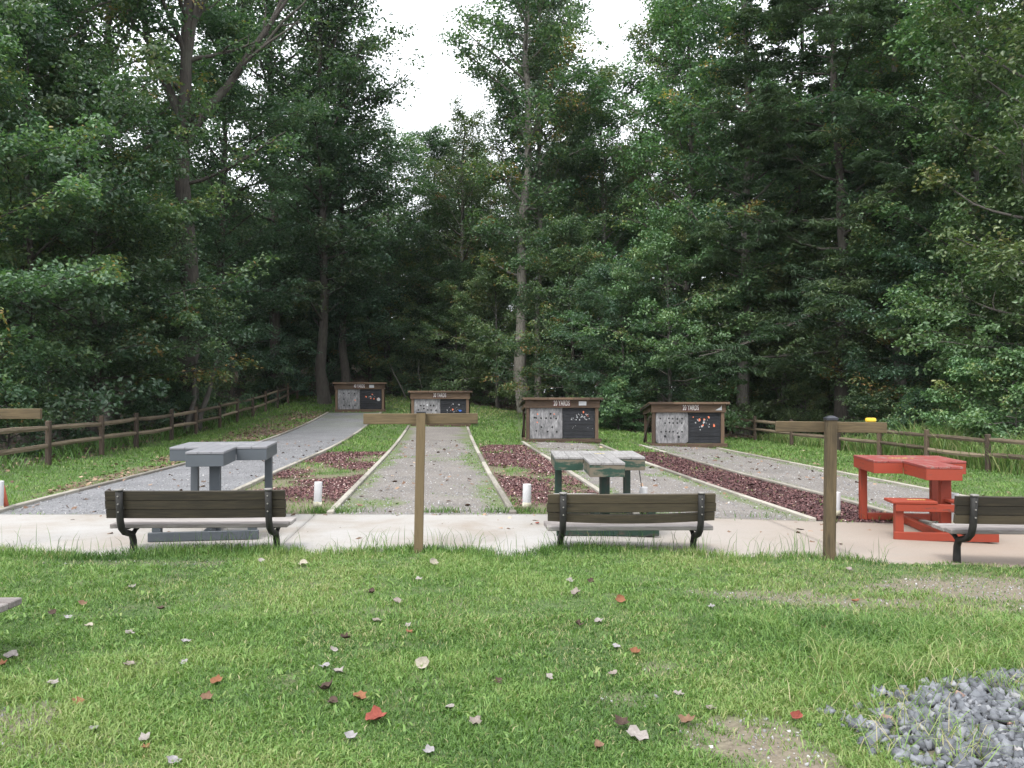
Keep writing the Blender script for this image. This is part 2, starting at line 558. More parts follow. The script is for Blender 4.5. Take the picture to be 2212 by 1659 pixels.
M['pebble'] = tintmat('lane pebbles', [(0, (0.12, 0.115, 0.12)), (0.5, (0.26, 0.255, 0.26)), (0.9, (0.42, 0.41, 0.41)), (1, (0.6, 0.58, 0.55))], 0.9)
M['litter'] = tintmat('dead leaf litter', [(0, (0.05, 0.03, 0.02)), (0.5, (0.15, 0.09, 0.06)), (0.9, (0.28, 0.19, 0.13)), (1, (0.4, 0.3, 0.22))], 0.9)

# ------------------------------------------------------------------ the layout of the range (x as a function of the distance y)
E = {
    'A_l': ([7.5, 10.6, 11.8, 17.5, 24, 31, 38.6], [-6.6, -6.72, -6.82, -7.05, -7.5, -8.0, -8.55]),
    'A_r': ([7.5, 10.6, 13.7, 16.2, 22.5, 29, 38.6], [-4.0, -4.2, -4.41, -4.6, -4.96, -5.4, -6.1]),
    'B_l': ([10.4, 17.6, 32.2], [-2.33, -2.88, -4.02]),
    'B_r': ([10.4, 15.8, 31.8], [0.04, -0.44, -1.72]),
    'C_l': ([10.4, 13.2, 19.1, 25.2], [1.63, 1.37, 0.86, 0.30]),
    'C_r': ([10.4, 14.2, 18.7, 25.2], [3.92, 3.47, 3.03, 2.60]),
    'D_l': ([10.3, 13.5, 17, 25.3], [5.42, 5.1, 4.62, 3.85]),
    'D_r': ([10.2, 14, 19.2, 25.3], [8.1, 7.55, 6.85, 6.1]),
}
def ex(k, y):
    return np.interp(y, E[k][0], E[k][1])

SLAB1 = 10.62
def slab_front(x):
    px = CX + np.asarray(x) * F / 8.1
    return np.interp(px, [-600, 0, 100, 230, 330, 430, 520, 600, 700, 800, 900, 1000, 1080, 1130, 1200, 1400, 1500, 1560, 1640, 1750, 1850, 1920, 2060, 2212, 2800],
                     [8.1, 8.1, 8.0, 7.88, 8.03, 8.26, 8.28, 8.15, 7.93, 8.18, 8.34, 8.2, 7.95, 7.95, 8.3, 8.4, 8.3, 7.95, 8.1, 8.3, 8.08, 7.86, 8.06, 7.9, 8.0])
def fence_l(y): return -10.0 - 0.07 * (y - 17.8)
def fence_r(y): return np.interp(y, [5, 15, 20, 30.8, 34, 60], [12.6, 11.8, 11.1, 8.95, 8.75, 7.5])

def in_lane(x, y):
    r = np.zeros(np.shape(x), bool)
    for a, b, y1 in (('A_l', 'A_r', 38.6), ('B_l', 'B_r', 32.2), ('C_l', 'C_r', 25.2), ('D_l', 'D_r', 25.2)):
        r |= (x > ex(a, y)) & (x < ex(b, y)) & (y > SLAB1) & (y < y1)
    return r

def bare_mask(x, y):
    """1 where the soil of the lawn is bare"""
    b = np.zeros(np.shape(x))
    for cx_, cy_, rx, ry, s in ((1.12, 3.72, .27, .33, 1), (1.22, 3.45, .32, .25, 1), (0.6, 4.25, .16, .10, .6), (3.9, 6.95, .85, .34, .95), (4.5, 7.3, .7, .22, .8), (1.9, 6.55, .75, .16, .75), (2.65, 6.4, .6, .13, .75),
                                (-2.35, 3.95, .26, .28, .8), (-2.0, 3.7, .2, .12, .5), (-3.4, 7.55, .8, .14, .6), (4.6, 6.3, .7, .25, .5), (0.85, 4.75, .16, .07, .5), (-1.0, 5.9, .5, .07, .35)):
        d = ((x - cx_) / rx) ** 2 + ((y - cy_) / ry) ** 2
        b = np.maximum(b, s * smooth(1.6, 0.35, d + 2.2 * (fbm(x, y, .16, 21) - .5) + .9 * (vnoise(x, y, .045, 23) - .5)))
    return b * .88

def rock_mask(x, y):
    """1 inside the pile of crushed stone by the lower right corner"""
    edge = np.interp(y, [2.0, 3.4, 3.9, 4.15, 4.5, 4.75, 5.0], [1.95, 1.78, 1.68, 1.72, 2.25, 2.75, 4.2])
    return smooth(-0.22, 0.32, x - edge + 0.40 * (fbm(x, y, .3, 31) - .5) + .22 * (vnoise(x, y, .07, 33) - .5)) * (y < 5.0)

def woods_mask(x, y):
    w = smooth(0.0, 1.0, fence_l(y) - x + 0.2 + 0.8 * (fbm(x, y, 2.5, 41) - .5))
    w = np.maximum(w, smooth(0.3, 3.0, x - fence_r(y) - 1.8))
    by = np.interp(x, [-14, -8, -4, 0, 2, 5, 9], [46, 47.5, 46, 43, 39, 33, 31])
    w = np.maximum(w, smooth(-1.0, 1.5, y - by + 2 * (fbm(x, y, 3, 42) - .5)))
    return w

# ------------------------------------------------------------------ ground
def ground():
    xs = np.concatenate([-np.geomspace(400, 21, 22), np.arange(-20, 20.01, 0.16), np.geomspace(21, 400, 22)])
    ys = np.concatenate([np.linspace(-60, 1.5, 20), np.arange(1.7, 60, 0.16), np.geomspace(61, 500, 26)])
    X, Y = np.meshgrid(xs, ys)
    Z = gz(X, Y)
    Z = Z - 0.10 * ((X > -14) & (X < 14) & (Y > slab_front(X) + .12) & (Y < SLAB1 - .1))   # a bed for the slab
    nx, ny = len(xs), len(ys)
    i = np.arange(ny - 1)[:, None] * nx + np.arange(nx - 1)[None, :]
    q = np.stack([i, i + 1, i + nx + 1, i + nx], -1).reshape(-1, 4)
    m, nt, b = newmat('grassy soil and forest floor')
    o = objco(nt)
    n1 = noise(nt, o, 3.0, 6, 0.7)
    n2 = noise(nt, o, 38.0, 4, 0.7)
    soil = ramp(nt, n2, [(0.3, (0.11, 0.085, 0.058)), (0.7, (0.25, 0.20, 0.15))])
    green = ramp(nt, n2, [(0.25, (0.030, 0.055, 0.014)), (0.55, (0.075, 0.125, 0.030)), (0.8, (0.14, 0.19, 0.05))])
    dirt = ramp(nt, n2, [(0.25, (0.105, 0.08, 0.058)), (0.75, (0.27, 0.22, 0.175))])
    litter = ramp(nt, n2, [(0.3, (0.022, 0.016, 0.010)), (0.7, (0.085, 0.055, 0.036))])
    mulch = ramp(nt, n2, [(0.3, (0.03, 0.011, 0.013)), (0.7, (0.11, 0.04, 0.045))])
    lit2 = ramp(nt, n2, [(0.3, (0.10, 0.06, 0.045)), (0.7, (0.27, 0.19, 0.15))])
    c = mixc(nt, ramp(nt, n1, [(0.52, (0, 0, 0)), (0.72, (0.6, 0.6, 0.6))]), green, soil)
    c = mixc(nt, attr(nt, 'thin'), c, soil)
    c = mixc(nt, attr(nt, 'bare'), c, dirt)
    c = mixc(nt, attr(nt, 'brown'), c, lit2)
    c = mixc(nt, attr(nt, 'mulch'), c, mulch)
    c = mixc(nt, attr(nt, 'woods'), c, litter)
    c = mixc(nt, 1.0, c, (.85, .85, .85), 'MULTIPLY')
    nt.links.new(c, b.inputs['Base Color'])
    b.inputs['Roughness'].default_value = 0.95
    nt.links.new(bump(nt, n2, 0.7, 0.02), b.inputs['Normal'])
    x, y = X.ravel(), Y.ravel()
    me = mesh_np('ground', np.stack([x, y, Z.ravel()], -1), [q], [m], dict(
        bare=np.clip(bare_mask(x, y) + rock_mask(x, y), 0, 1), woods=woods_mask(x, y), mulch=mulch_mask(x, y),
        brown=brown_mask(x, y), thin=thin_mask(x, y)), smooth_shade=True)
    tag(link('ground', me), kind='structure')

def mulch_mask(x, y):
    m3 = (x > ex('C_r', y)) & (x < ex('D_l', y)) & (y > SLAB1) & (y < 22.5)
    m2 = (x > ex('B_r', y) + .1) & (x < ex('C_l', y)) & (y > SLAB1 + .3) & (y < 24)
    m1 = (x > ex('A_r', y)) & (x < ex('B_l', y)) & (y > 11.6) & (y < 21.5)
    f = fbm(x, y, 1.3, 51)
    v3 = 0.95 * smooth(0.12, .3, f)
    v2 = smooth(.42, .66, f + 0.26 * smooth(13.5, 20, y) + .10 * (vnoise(x, y, .12, 57) - .5))
    s1 = (x - ex('A_r', y)) / np.maximum(ex('B_l', y) - ex('A_r', y), .1)
    v1 = smooth(.29, .54, fbm(x, y, 1.6, 53) + .25 * (s1 - .5)) * smooth(11.6, 13, y)
    return np.where(m3, v3, np.where(m2, v2, np.where(m1, v1, 0.0)))

def brown_mask(x, y):
    e = ex('A_l', y)
    t = smooth(-3.0, -0.6, x - e) * (x < e) * smooth(11.5, 14, y) * np.interp(y, [12, 20, 26, 36, 41], [.6, .8, 1.0, .95, 0])
    t = np.where((x < e - np.interp(y, [12, 18, 26, 36], [.5, .9, 2.0, 2.2])), 0, t)
    r = smooth(0.0, .2, x - ex('D_r', y)) * smooth(1.2, .2, x - ex('D_r', y)) * (y > SLAB1) * (y < 24) * .6
    return np.clip(np.maximum(t, r) * smooth(.3, .5, fbm(x, y, 1.2, 61) + .1), 0, 1)

def thin_mask(x, y):
    """sparser grass between the lanes and near the lower right of the lawn"""
    t = ((x > ex('A_r', y)) & (x < ex('D_l', y)) & (y > SLAB1) & (y < 21)) * .75
    t = np.maximum(t, .5 * smooth(1.2, 3.2, x) * smooth(5.6, 6.2, y) * (y < 7.7))
    return np.clip(t * smooth(.3, .6, fbm(x, y, .7, 71) + .12), 0, 1)

ground()

# ------------------------------------------------------------------ sheets laid on the ground: lanes
def lane(name, a, b, y1, mat, y0=SLAB1 + 0.01):
    ys = np.arange(y0, y1, 0.16)
    ts = np.linspace(0, 1, 26)
    X = ex(a, ys)[:, None] * (1 - ts) + ex(b, ys)[:, None] * ts
    Y = np.repeat(ys[:, None], len(ts), 1)
    Z = gz(X, Y) + 0.016
    nx, ny = len(ts), len(ys)
    i = np.arange(ny - 1)[:, None] * nx + np.arange(nx - 1)[None, :]
    q = np.stack([i, i + 1, i + nx + 1, i + nx], -1).reshape(-1, 4)
    T = np.repeat(ts[None, :], ny, 0)
    me = mesh_np(name, np.stack([X, Y, Z], -1).reshape(-1, 3), [q], [mat], dict(green=lane_green(name, X.ravel(), Y.ravel(), T.ravel())), smooth_shade=True)
    return tag(link('gravel_path', me), kind='structure')

def lane_green(name, x, y, t):
    side = np.maximum(smooth(.25, .0, t), smooth(.75, 1.0, t))
    f = fbm(x, y, .9, 81)
    g = smooth(.45, .75, f * .9 + .45 * side - .1)
    if name == 'lane_a':
        g = g * .18 * smooth(12, 11, y) + .5 * smooth(27, 38, y) * smooth(.35, .6, fbm(x, y, 1.5, 84))
    if name == 'lane_b':
        g = np.clip(g + smooth(.55, .7, f) * smooth(13, 10.8, y), 0, 1)
    if name == 'lane_d':
        g = g * .7
    return np.clip(g, 0, 1)

def lanemat(name, c1, c2, c3):
    m, nt, b = newmat(name)
    o = objco(nt)
    n = noise(nt, o, 45, 5, 0.8)
    n2 = noise(nt, o, 1.1, 4, 0.6)
    vo = nt.nodes.new('ShaderNodeTexVoronoi')
    vo.inputs['Scale'].default_value = 55
    nt.links.new(o, vo.inputs['Vector'])
    f = mathn(nt, 'ADD', mathn(nt, 'MULTIPLY', n, 0.6), mathn(nt, 'MULTIPLY', vo.outputs['Color'], 0.4))
    c = ramp(nt, f, [(0.3, dim(c1, .6)), (0.5, dim(c2, .6)), (0.75, dim(c3, .66))])
    c = mixc(nt, 1.0, c, ramp(nt, n2, [(0.3, (0.78, 0.77, 0.76)), (0.7, (1.12, 1.1, 1.08))]), 'MULTIPLY')
    gr = ramp(nt, n, [(0.3, (0.05, 0.08, 0.025)), (0.7, (0.16, 0.19, 0.075))])
    c = mixc(nt, mathn(nt, 'MULTIPLY', attr(nt, 'green'), 0.8), c, gr)
    nt.links.new(c, b.inputs['Base Color'])
    b.inputs['Roughness'].default_value = 0.95
    nt.links.new(bump(nt, f, 0.8, 0.02), b.inputs['Normal'])
    return m
MA = lanemat('blue grey gravel', (0.155, 0.158, 0.172), (0.27, 0.275, 0.295), (0.40, 0.405, 0.425))
MBt = lanemat('dusty grey gravel', (0.17, 0.15, 0.135), (0.285, 0.262, 0.245), (0.41, 0.385, 0.365))
lane('lane_a', 'A_l', 'A_r', 38.3, MA)
lane('lane_b', 'B_l', 'B_r', 32.0, MBt)
lane('lane_c', 'C_l', 'C_r', 25.2, MBt)
lane('lane_d', 'D_l', 'D_r', 25.2, MBt)

# ------------------------------------------------------------------ concrete firing line
def slab():
    m, nt, b = newmat('stained concrete')
    o = objco(nt)
    n = noise(nt, o, 0.9, 5, 0.65, 0.5)
    n2 = noise(nt, o, 60, 4, 0.7)
    n3 = noise(nt, mapping(nt, o, (1.0, 2.5, 1)), 2.2, 6, 0.7)
    c = ramp(nt, n, [(0.3, (0.235, 0.203, 0.172)), (0.5, (0.285, 0.267, 0.248)), (0.7, (0.315, 0.305, 0.295))])
    sep = nt.nodes.new('ShaderNodeSeparateXYZ')
    nt.links.new(o, sep.inputs[0])
    tan = ramp(nt, mathn(nt, 'ADD', mathn(nt, 'MULTIPLY', sep.outputs['X'], 0.1), mathn(nt, 'MULTIPLY', n, 0.5)), [(0.35, (0, 0, 0)), (0.75, (1, 1, 1))])
    c = mixc(nt, mathn(nt, 'MULTIPLY', tan, 0.85), c, (0.225, 0.172, 0.132))
    c = mixc(nt, mathn(nt, 'MULTIPLY', ramp(nt, n3, [(0.55, (0, 0, 0)), (0.75, (1, 1, 1))]), 0.6), c, (0.22, 0.2, 0.178))
    c = mixc(nt, 1.0, c, ramp(nt, n2, [(0.25, (0.86, 0.86, 0.86)), (0.75, (1.1, 1.1, 1.1))]), 'MULTIPLY')
    nt.links.new(c, b.inputs['Base Color'])
    b.inputs['Roughness'].default_value = 0.85
    nt.links.new(bump(nt, n2, 0.3, 0.004), b.inputs['Normal'])
    V = []; Q = []
    joints = [-14, -8.3, -2.42, 3.4, 14]
    for a, c_ in zip(joints[:-1], joints[1:]):
        xs = np.linspace(a + .005, c_ - .005, 80)
        X, Y = np.meshgrid(xs, np.linspace(0, 1, 24))
        Y = slab_front(X) * (1 - Y) + SLAB1 * Y
        X = X - 0.075 * (Y - 9.2)
        Z = -0.03 * np.clip(X - 1, 0, 14) + 0.028
        n0 = len(V) and sum(len(v) for v in V)
        top = np.stack([X, Y, Z], -1).reshape(-1, 3)
        bot = top - np.array([0, 0, 0.115])
        V.append(top); V.append(bot)
        i = np.arange(23)[:, None] * 80 + np.arange(79)[None, :]
        Q.append(np.stack([i, i + 1, i + 81, i + 80], -1).reshape(-1, 4) + n0)
        ring = np.concatenate([np.arange(80), np.arange(1, 24) * 80 + 79, 23 * 80 + np.arange(78, -1, -1), np.arange(22, -1, -1) * 80])
        r2 = np.roll(ring, -1)
        k = 24 * 80
        Q.append(np.stack([ring[:-1], ring[:-1] + k, r2[:-1] + k, r2[:-1]], -1) + n0)
    me = mesh_np('pavement', np.concatenate(V), [np.concatenate(Q)], [m])
    tag(link('pavement', me), kind='structure')
slab()

# ------------------------------------------------------------------ edging timbers
def edging(key, y0, y1, label, skip=()):
    mb = MB()
    y = y0
    while y < y1 - 0.3:
        L = random.uniform(2.2, 2.6)
        ye = min(y + L, y1)
        hole = any(a < y + .5 < b for a, b in skip)
        n = max(1, int((ye - y) / 0.62)); tn = random.random()
        if not hole:
            for k in range(n):
                ya, yb = y + (ye - y) * k / n, y + (ye - y) * (k + 1) / n
                xa, xb = float(ex(key, ya)), float(ex(key, yb))
                mb.beam((xa, ya, gz1(xa, ya) + .022), (xb, yb + (0.004 if k < n - 1 else -0.012), gz1(xb, yb) + .022), 0.088, 0.075, 0.008, tint=tn)
        y = ye
    o = mb.build('edging_timber', M['edging'])
    tag(o, label, 'edging', 'timbers edging the shooting lanes')
edging('A_l', 10.66, 38.2, 'low pale timber along the outer left side of the blue gravel lane')
edging('A_r', 10.9, 38.2, 'low pale timber between the blue gravel lane and the patchy strip')
edging('B_l', 10.66, 31.9, 'straight pale timber along the left side of the 30 yards lane')
edging('B_r', 10.66, 31.7, 'broken pale timber along the right side of the 30 yards lane')
edging('C_l', 10.66, 25.0, 'pale timber leading to the left 20 yards target, behind the green bench table')
edging('C_r', 10.66, 25.0, 'pale timber on the left rim of the rich maroon mulch strip')
edging('D_l', 10.6, 25.0, 'pale timber on the right rim of the rich maroon mulch strip')
edging('D_r', 10.5, 25.0, 'thin pale timber at the far right, beyond the last gravel lane')

def slab_z(x): return -0.03 * min(max(x - 1, 0), 14) + 0.028

# ------------------------------------------------------------------ benches
def bench(x, y, rot, L, label, z=None):
    t = thing('park_bench', label, 'bench', (x, y, gz1(x, y) - 0.03 if z is None else z), rot, 'low wooden benches facing the range')
    for k in range(3):
        zz, yy = 0.405 + 0.089 * k, -0.165 - 0.014 * k
        mb = MB()
        L2 = L + random.uniform(-.012, .012)
        sag = 0.03 if (k == 0 and 'green' in label) else 0.006
        n = 8
        R = Matrix.Rotation(math.radians(9), 3, 'X')
        pts = [(-L2 / 2 + L2 * i / n, yy, zz - sag * (1 - (2 * i / n - 1) ** 2)) for i in range(n + 1)]
        tn = random.random()
        off = random.uniform(0, 30)
        V, Fc, U = [], [], []
        for p in pts:
            for a, b in ((-.02, -.042), (.02, -.042), (.02, .042), (-.02, .042)):
                q = R @ Vector((0, a, b)) + Vector(p)
                V.append(q); U.append((p[0] + off, a + off, b + off))
        for i in range(n):
            for j in range(4):
                Fc.append((i * 4 + j, (i + 1) * 4 + j, (i + 1) * 4 + (j + 1) % 4, i * 4 + (j + 1) % 4))
        Fc.append((0, 1, 2, 3)); Fc.append((n * 4 + 3, n * 4 + 2, n * 4 + 1, n * 4))
        mb.add(V, Fc, U, tn)
        mb.build('backrest', M['bench_back'], t)
    mb = MB()
    for k in range(3):
        mb.box((random.uniform(-.008, .008), -0.035 + 0.135 * k, 0.268), (L, 0.125, 0.042), None, 0.006)
    mb.build('seat', M['bench_seat'], t)
    for sx in (-1, 1):
        xx = sx * (L / 2 - 0.15)
        mb = MB()
        mb.tube([(xx, .09, -.2), (xx, .09, .0), (xx, .085, .10), (xx, .05, .165), (xx, -.03, .19), (xx, -.12, .215), (xx, -.185, .265), (xx, -.215, .34), (xx, -.228, .45), (xx, -.245, .636)],
                [.040, .036, .033, .033, .032, .032, .033, .033, .033, .033], 12)
        mb.tube([(xx, .05, .15), (xx, .14, .20), (xx, .30, .236)], [.024, .022, .016], 8)
        mb.box((xx, .1, .240), (.05, .36, .012))
        leg = mb.build('leg', M['iron'], t, smooth_shade=True)
        c = MB()
        c.tube([(xx, -.245, .634), (xx, -.246, .646), (xx, -.246, .650)], [.039, .039, .026], 14)
        c.build('cap', M['ironcap'], leg, smooth_shade=True)
        for k in range(3):
            bo = MB()
            bo.tube([(xx, -.262 + (-.003 * k), .43 + .075 * k), (xx, -.272 - .004 * k, .43 + .075 * k)], [.008, .006], 8)
            bo.build('bolt', M['bolt'], leg)
    return t

bench(at(438, 8.15), 8.15, math.radians(2), 1.71, 'low dark bench in front of the grey table, leftmost whole bench', .03)
bench(at(1357, 8.3), 8.3, math.radians(1.5), 1.655, 'low dark bench in front of the green and bare wood table, one back board sagging', -.022)
bench(at(2062, 8.12) + 0.72, 8.02, math.radians(-2), 1.7, 'low dark bench beside the red table, cut off by the right edge of the photo', -.012)
bench(-3.86, 4.74, math.radians(0), 1.74, 'bench corner poking in at the lower left edge of the lawn', .07)

# ------------------------------------------------------------------ T posts
def tpost(x, y, rot, lean, h, beamz, half, label, cap, px_tilt=0.0, size=.09):
    t = thing('hanger_post', label, 'post', (x, y, gz1(x, y)), rot, 'T-shaped wooden posts with a crossbeam')
    mb = MB()
    mb.beam((0, 0, -.3), (lean * h, 0, h), size, size, 0.006)
    mb.build('post', M['treated'], t)
    mb = MB()
    cxx = lean * beamz
    mb.beam((cxx - half[0], size / 2 + .024, beamz + px_tilt - .006), (cxx + half[1], size / 2 + .024, beamz - px_tilt - .006), 0.042, 0.104, 0.004)
    mb.build('crossbeam', M['treated'], t)
    c = MB()
    if cap == 'pyramid':
        s = size / 2 + .007
        zz = h
        xo = lean * h
        V = [(xo - s, -s, zz - .012), (xo + s, -s, zz - .012), (xo + s, s, zz - .012), (xo - s, s, zz - .012), (xo - s, -s, zz + .01), (xo + s, -s, zz + .01), (xo + s, s, zz + .01), (xo - s, s, zz + .01),
             (xo - .02, -.02, zz + .032), (xo + .02, -.02, zz + .032), (xo + .02, .02, zz + .032), (xo - .02, .02, zz + .032)]
        Fc = [(3, 2, 1, 0)] + [(i, (i + 1) % 4, 4 + (i + 1) % 4, 4 + i) for i in range(4)] + [(4 + i, 4 + (i + 1) % 4, 8 + (i + 1) % 4, 8 + i) for i in range(4)] + [(8, 9, 10, 11)]
        c.add(V, Fc)
    else:
        c.box((lean * h, 0, h + .004), (size + .004, size + .004, .014), None, .003)
    c.build('cap', M['capplastic'], t)
    return t

tpost(at(903, 8.13), 8.13, math.radians(6), 0.022, 1.375, 1.318, (0.565, 0.565), 'T-shaped wooden post with a flat dark top, in front of the 30 yards lane', 'flat')
tpost(at(1789, 8.05), 8.05, math.radians(-4), 0.018, 1.372, 1.295, (0.51, 0.555), 'T-shaped wooden post with a dark pyramid cap, beside the red table', 'pyramid', 0.005, .098)
tpost(-5.33, 8.2, math.radians(3), 0.0, 1.43, 1.37, (0.57, 0.60), 'T-shaped wooden post of which only the right beam end shows at the left edge', 'flat')

# yellow block lying on the right crossbeam
def yellow_block():
    x, y = at(1880.5, 8.12), 8.12
    t = thing('yellow_block', 'small yellow ridged plastic block resting on the right crossbeam', 'block', (x, y, gz1(at(1789, 8.05), 8.05) + 1.295 - .002 - .006 + .052), math.radians(-4))
    mb = MB()
    mb.box((0, 0, .018), (.096, .05, .036), None, .008, .5)
    for k in range(6):
        mb.box((-.035 + .014 * k, 0, .036), (.011, .044, .010), None, .004, .5)
    mb.build('block', M['yellow'], t)
    return t
YB = yellow_block()

# ------------------------------------------------------------------ shooting tables
def tee(W, D1, D2, ws, inset=0.0):
    i = inset
    return [(-ws / 2 + i, i), (ws / 2 - i, i), (ws / 2 - i, D2 + i), (W / 2 - i, D2 + i), (W / 2 - i, D2 + D1 - i), (-W / 2 + i, D2 + D1 - i), (-W / 2 + i, D2 + i), (-ws / 2 + i, D2 + i)]

def table(x, y, rot, h, label, mp, mt, ml, mseat, D1=.95, D2=.76, W=1.08, ws=.395, ap=.13, st=None, seat_h=.43, bw=1.12, leg_x=.02, leg_y=.62):
    t = thing('shooting_table', label, 'table', (x, y, slab_z(x)), rot, 'T-shaped shooting tables on the concrete')
    mb = MB()
    # boards of the top, one prism per board along the stem direction so that the seams show
    nb = 7
    edges = [-W / 2, -W / 2 + (W - ws) / 4, -ws / 2, -ws / 6, ws / 6, ws / 2, W / 2 - (W - ws) / 4, W / 2]
    for a, b in zip(edges[:-1], edges[1:]):
        stem = a > -ws / 2 - .01 and b < ws / 2 + .01
        y0 = 0 if stem else D2
        mb.box(((a + b) / 2, (y0 + D2 + D1) / 2, h - .014), (b - a - .003, D1 + D2 - y0, .028), None, .004, random.uniform(.4, .62))
    top = mb.build('tabletop', mt, t)
    if st:
        s = MB()
        cx0, wid, yc = st[1], st[2], st[3]
        xx = cx0 - wid / 2
        while xx < cx0 + wid / 2:
            w = random.uniform(.018, .04)
            if random.random() < .8:
                s.box((xx + w / 2, yc + random.uniform(-.012, .012), h + .0015), (w, random.uniform(.03, .07), .002), None, .0005)
            xx += w + random.uniform(.006, .016)
        s.build('paint_mark', M[st[0]], top)
    mb = MB()
    P = tee(W, D1, D2, ws, .004)
    n = len(P)
    for i in range(n):
        (xa, ya), (xb, yb) = P[i], P[(i + 1) % n]
        L = math.hypot(xb - xa, yb - ya)
        ux, uy = (xb - xa) / L, (yb - ya) / L
        nx_, ny_ = -uy * .019, ux * .019        # inwards for a counter-clockwise outline
        along_x = abs(ux) > .5
        # boards along x run the full length, the others butt between them
        cut = 0.0 if along_x else .0385
        convex_a = convex_b = True
        ca = cb = cut
        if not along_x:
            # reflex corners (where the stem meets the slab) need no trimming at that end
            if abs(abs(xa) - ws / 2) < .01 and abs(ya - D2) < .02: ca = -.0
            if abs(abs(xb) - ws / 2) < .01 and abs(yb - D2) < .02: cb = -.0
        else:
            if abs(ya - D2) < .02:
                if abs(abs(xa) - ws / 2) < .01: ca = .002
                if abs(abs(xb) - ws / 2) < .01: cb = .002
        A = (xa + ux * ca + nx_, ya + uy * ca + ny_, h - .0295 - ap / 2)
        B = (xb - ux * cb + nx_, yb - uy * cb + ny_, h - .0295 - ap / 2)
        mb.beam(A, B, .036, ap, .003)
    mb.build('apron', mp, t)
    hz = h - .032
    for lx, ly, w, d in ((-W / 2 + .095, D1 + D2 - .10, .088, .088), (W / 2 - .095, D1 + D2 - .10, .088, .088), (leg_x, D2 * leg_y, .115, .088)):
        mb = MB()
        mb.beam((lx, ly, .001), (lx, ly, hz), w, d, .005)
        mb.build('leg', ml, t)
    mb = MB()
    mb.box((0, D1 + D2 - .10, .046), (W - .29, .07, .085), None, .004)          # rear floor beam
    mb.box((0, (D1 + D2 - .15 + .04) / 2 + .02, .045), (.075, D1 + D2 - .24, .08), None, .004)    # long floor beam
    mb.box((0, -.02, .052), (bw, .042, .095), None, .004)                     # front floor beam
    mb.build('floor_beam', ml, t)
    for sx in (-1, 1):
        mb = MB()
        mb.beam((sx * (bw / 2 - .075), .048, .001), (sx * (bw / 2 - .075), .048, seat_h - .03), .09, .088, .004)
        mb.build('seat_leg', ml, t)
    mb = MB()
    mb.box((0, -.02, seat_h - .075), (bw - .04, .036, .085), None, .004)
    mb.build('seat_rail', ml, t)
    for sx in (-1, 1):
        mb = MB()
        w = bw / 2 - .07
        for k in range(2):
            mb.box((sx * (.09 + w / 2), .03 + .155 * k, seat_h - .014), (w, .15, .032), None, .005)
        s_o = mb.build('seat', mseat, t)
        if st and st[0] == 'stencil_y' and sx < 0 and mseat is M['red_paint']:
            s = MB()
            for k in range(6):
                s.box((-.36 + k * .034, .10, seat_h + .0035), (.024, .045, .002), None, .0005)
            s.build('paint_mark', M['stencil_y'], s_o)
    return t

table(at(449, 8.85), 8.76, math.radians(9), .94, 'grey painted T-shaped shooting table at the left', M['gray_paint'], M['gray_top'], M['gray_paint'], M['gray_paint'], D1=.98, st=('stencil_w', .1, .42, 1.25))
table(at(1312, 9.05), 9.05, math.radians(0), .80, 'T-shaped table with a bleached bare top and peeling dark green paint', M['green_paint'], M['bare_top'], M['green_dark'], M['bare_top'], D1=1.02, st=('stencil_y', .05, .12, 1.3))
table(at(2040, 9.35), 9.35, math.radians(-7), .845, 'bright red T-shaped shooting table with a low red seat', M['red_paint'], M['red_top'], M['red_paint'], M['red_paint'], D1=.88, st=('stencil_y', -.1, .3, 1.15), seat_h=.45, leg_x=.115, leg_y=.4)

# ------------------------------------------------------------------ arrow tubes
def tube_thing(px, d, hb, ht, r, label, dirt=True, stake=True, x=None):
    x = at(px, d) if x is None else x
    z = gz1(x, d)
    t = thing('arrow_tube', label, 'arrow tube', (x, d, z), random.uniform(-1, 1), 'white plastic arrow tubes standing along the firing line')
    t.rotation_euler = (math.radians(random.uniform(-1, 1)), math.radians(random.uniform(.5, 2.0)), 0)
    mb = MB()
    n = 20
    V = []; Fc = []
    prof = [(r * .98, hb), (r, hb + .004), (r, ht - .006), (r * .97, ht), (r * .87, ht), (r * .86, ht - .02), (r * .86, hb + .05), (0.0005, hb + .05)]
    for rr, zz in prof:
        for k in range(n):
            V.append((rr * math.cos(2 * math.pi * k / n), rr * math.sin(2 * math.pi * k / n), zz))
    for i in range(len(prof) - 1):
        for k in range(n):
            Fc.append((i * n + k, i * n + (k + 1) % n, (i + 1) * n + (k + 1) % n, (i + 1) * n + k))
    mb.add(V, Fc)
    mb.build('pipe', M['pvc'], t, smooth_shade=True)
    if dirt:
        mb = MB()
        V = []; Fc = []
        q = [(r * .9, hb - .012), (r + .0045, hb - .012), (r + .0045, hb + .045), (r + .002, hb + .05)]
        for rr, zz in q:
            for k in range(n):
                a = 2 * math.pi * k / n
                V.append((rr * math.cos(a), rr * math.sin(a), zz + (random.uniform(0, .03) if zz > hb + .044 else 0)))
        for i in range(3):
            for k in range(n):
                Fc.append((i * n + k, i * n + (k + 1) % n, (i + 1) * n + (k + 1) % n, (i + 1) * n + k))
        Fc.append(tuple(range(n))[::-1])
        mb.add(V, Fc)
        mb.build('base_cap', M['pvcdirt'], t, smooth_shade=True)
    if stake:
        mb = MB()
        mb.tube([(0, 0, -.15), (0, 0, hb + .04)], .026, 10)
        mb.build('stake', M['blackpipe'], t)
    return t
tube_thing(686, 10.95, .08, .405, .053, 'white arrow tube in the grass right of the leftmost whole bench')
tube_thing(1137.5, 11.0, .055, .37, .057, 'white mud-splashed arrow tube left of the green and bare wood table')
tube_thing(1388, 10.9, .05, .365, .053, 'white arrow tube behind the middle bench, with a dark arrow in it')
tube_thing(1806, 10.95, .07, .37, .047, 'white arrow tube just right of the capped T post')
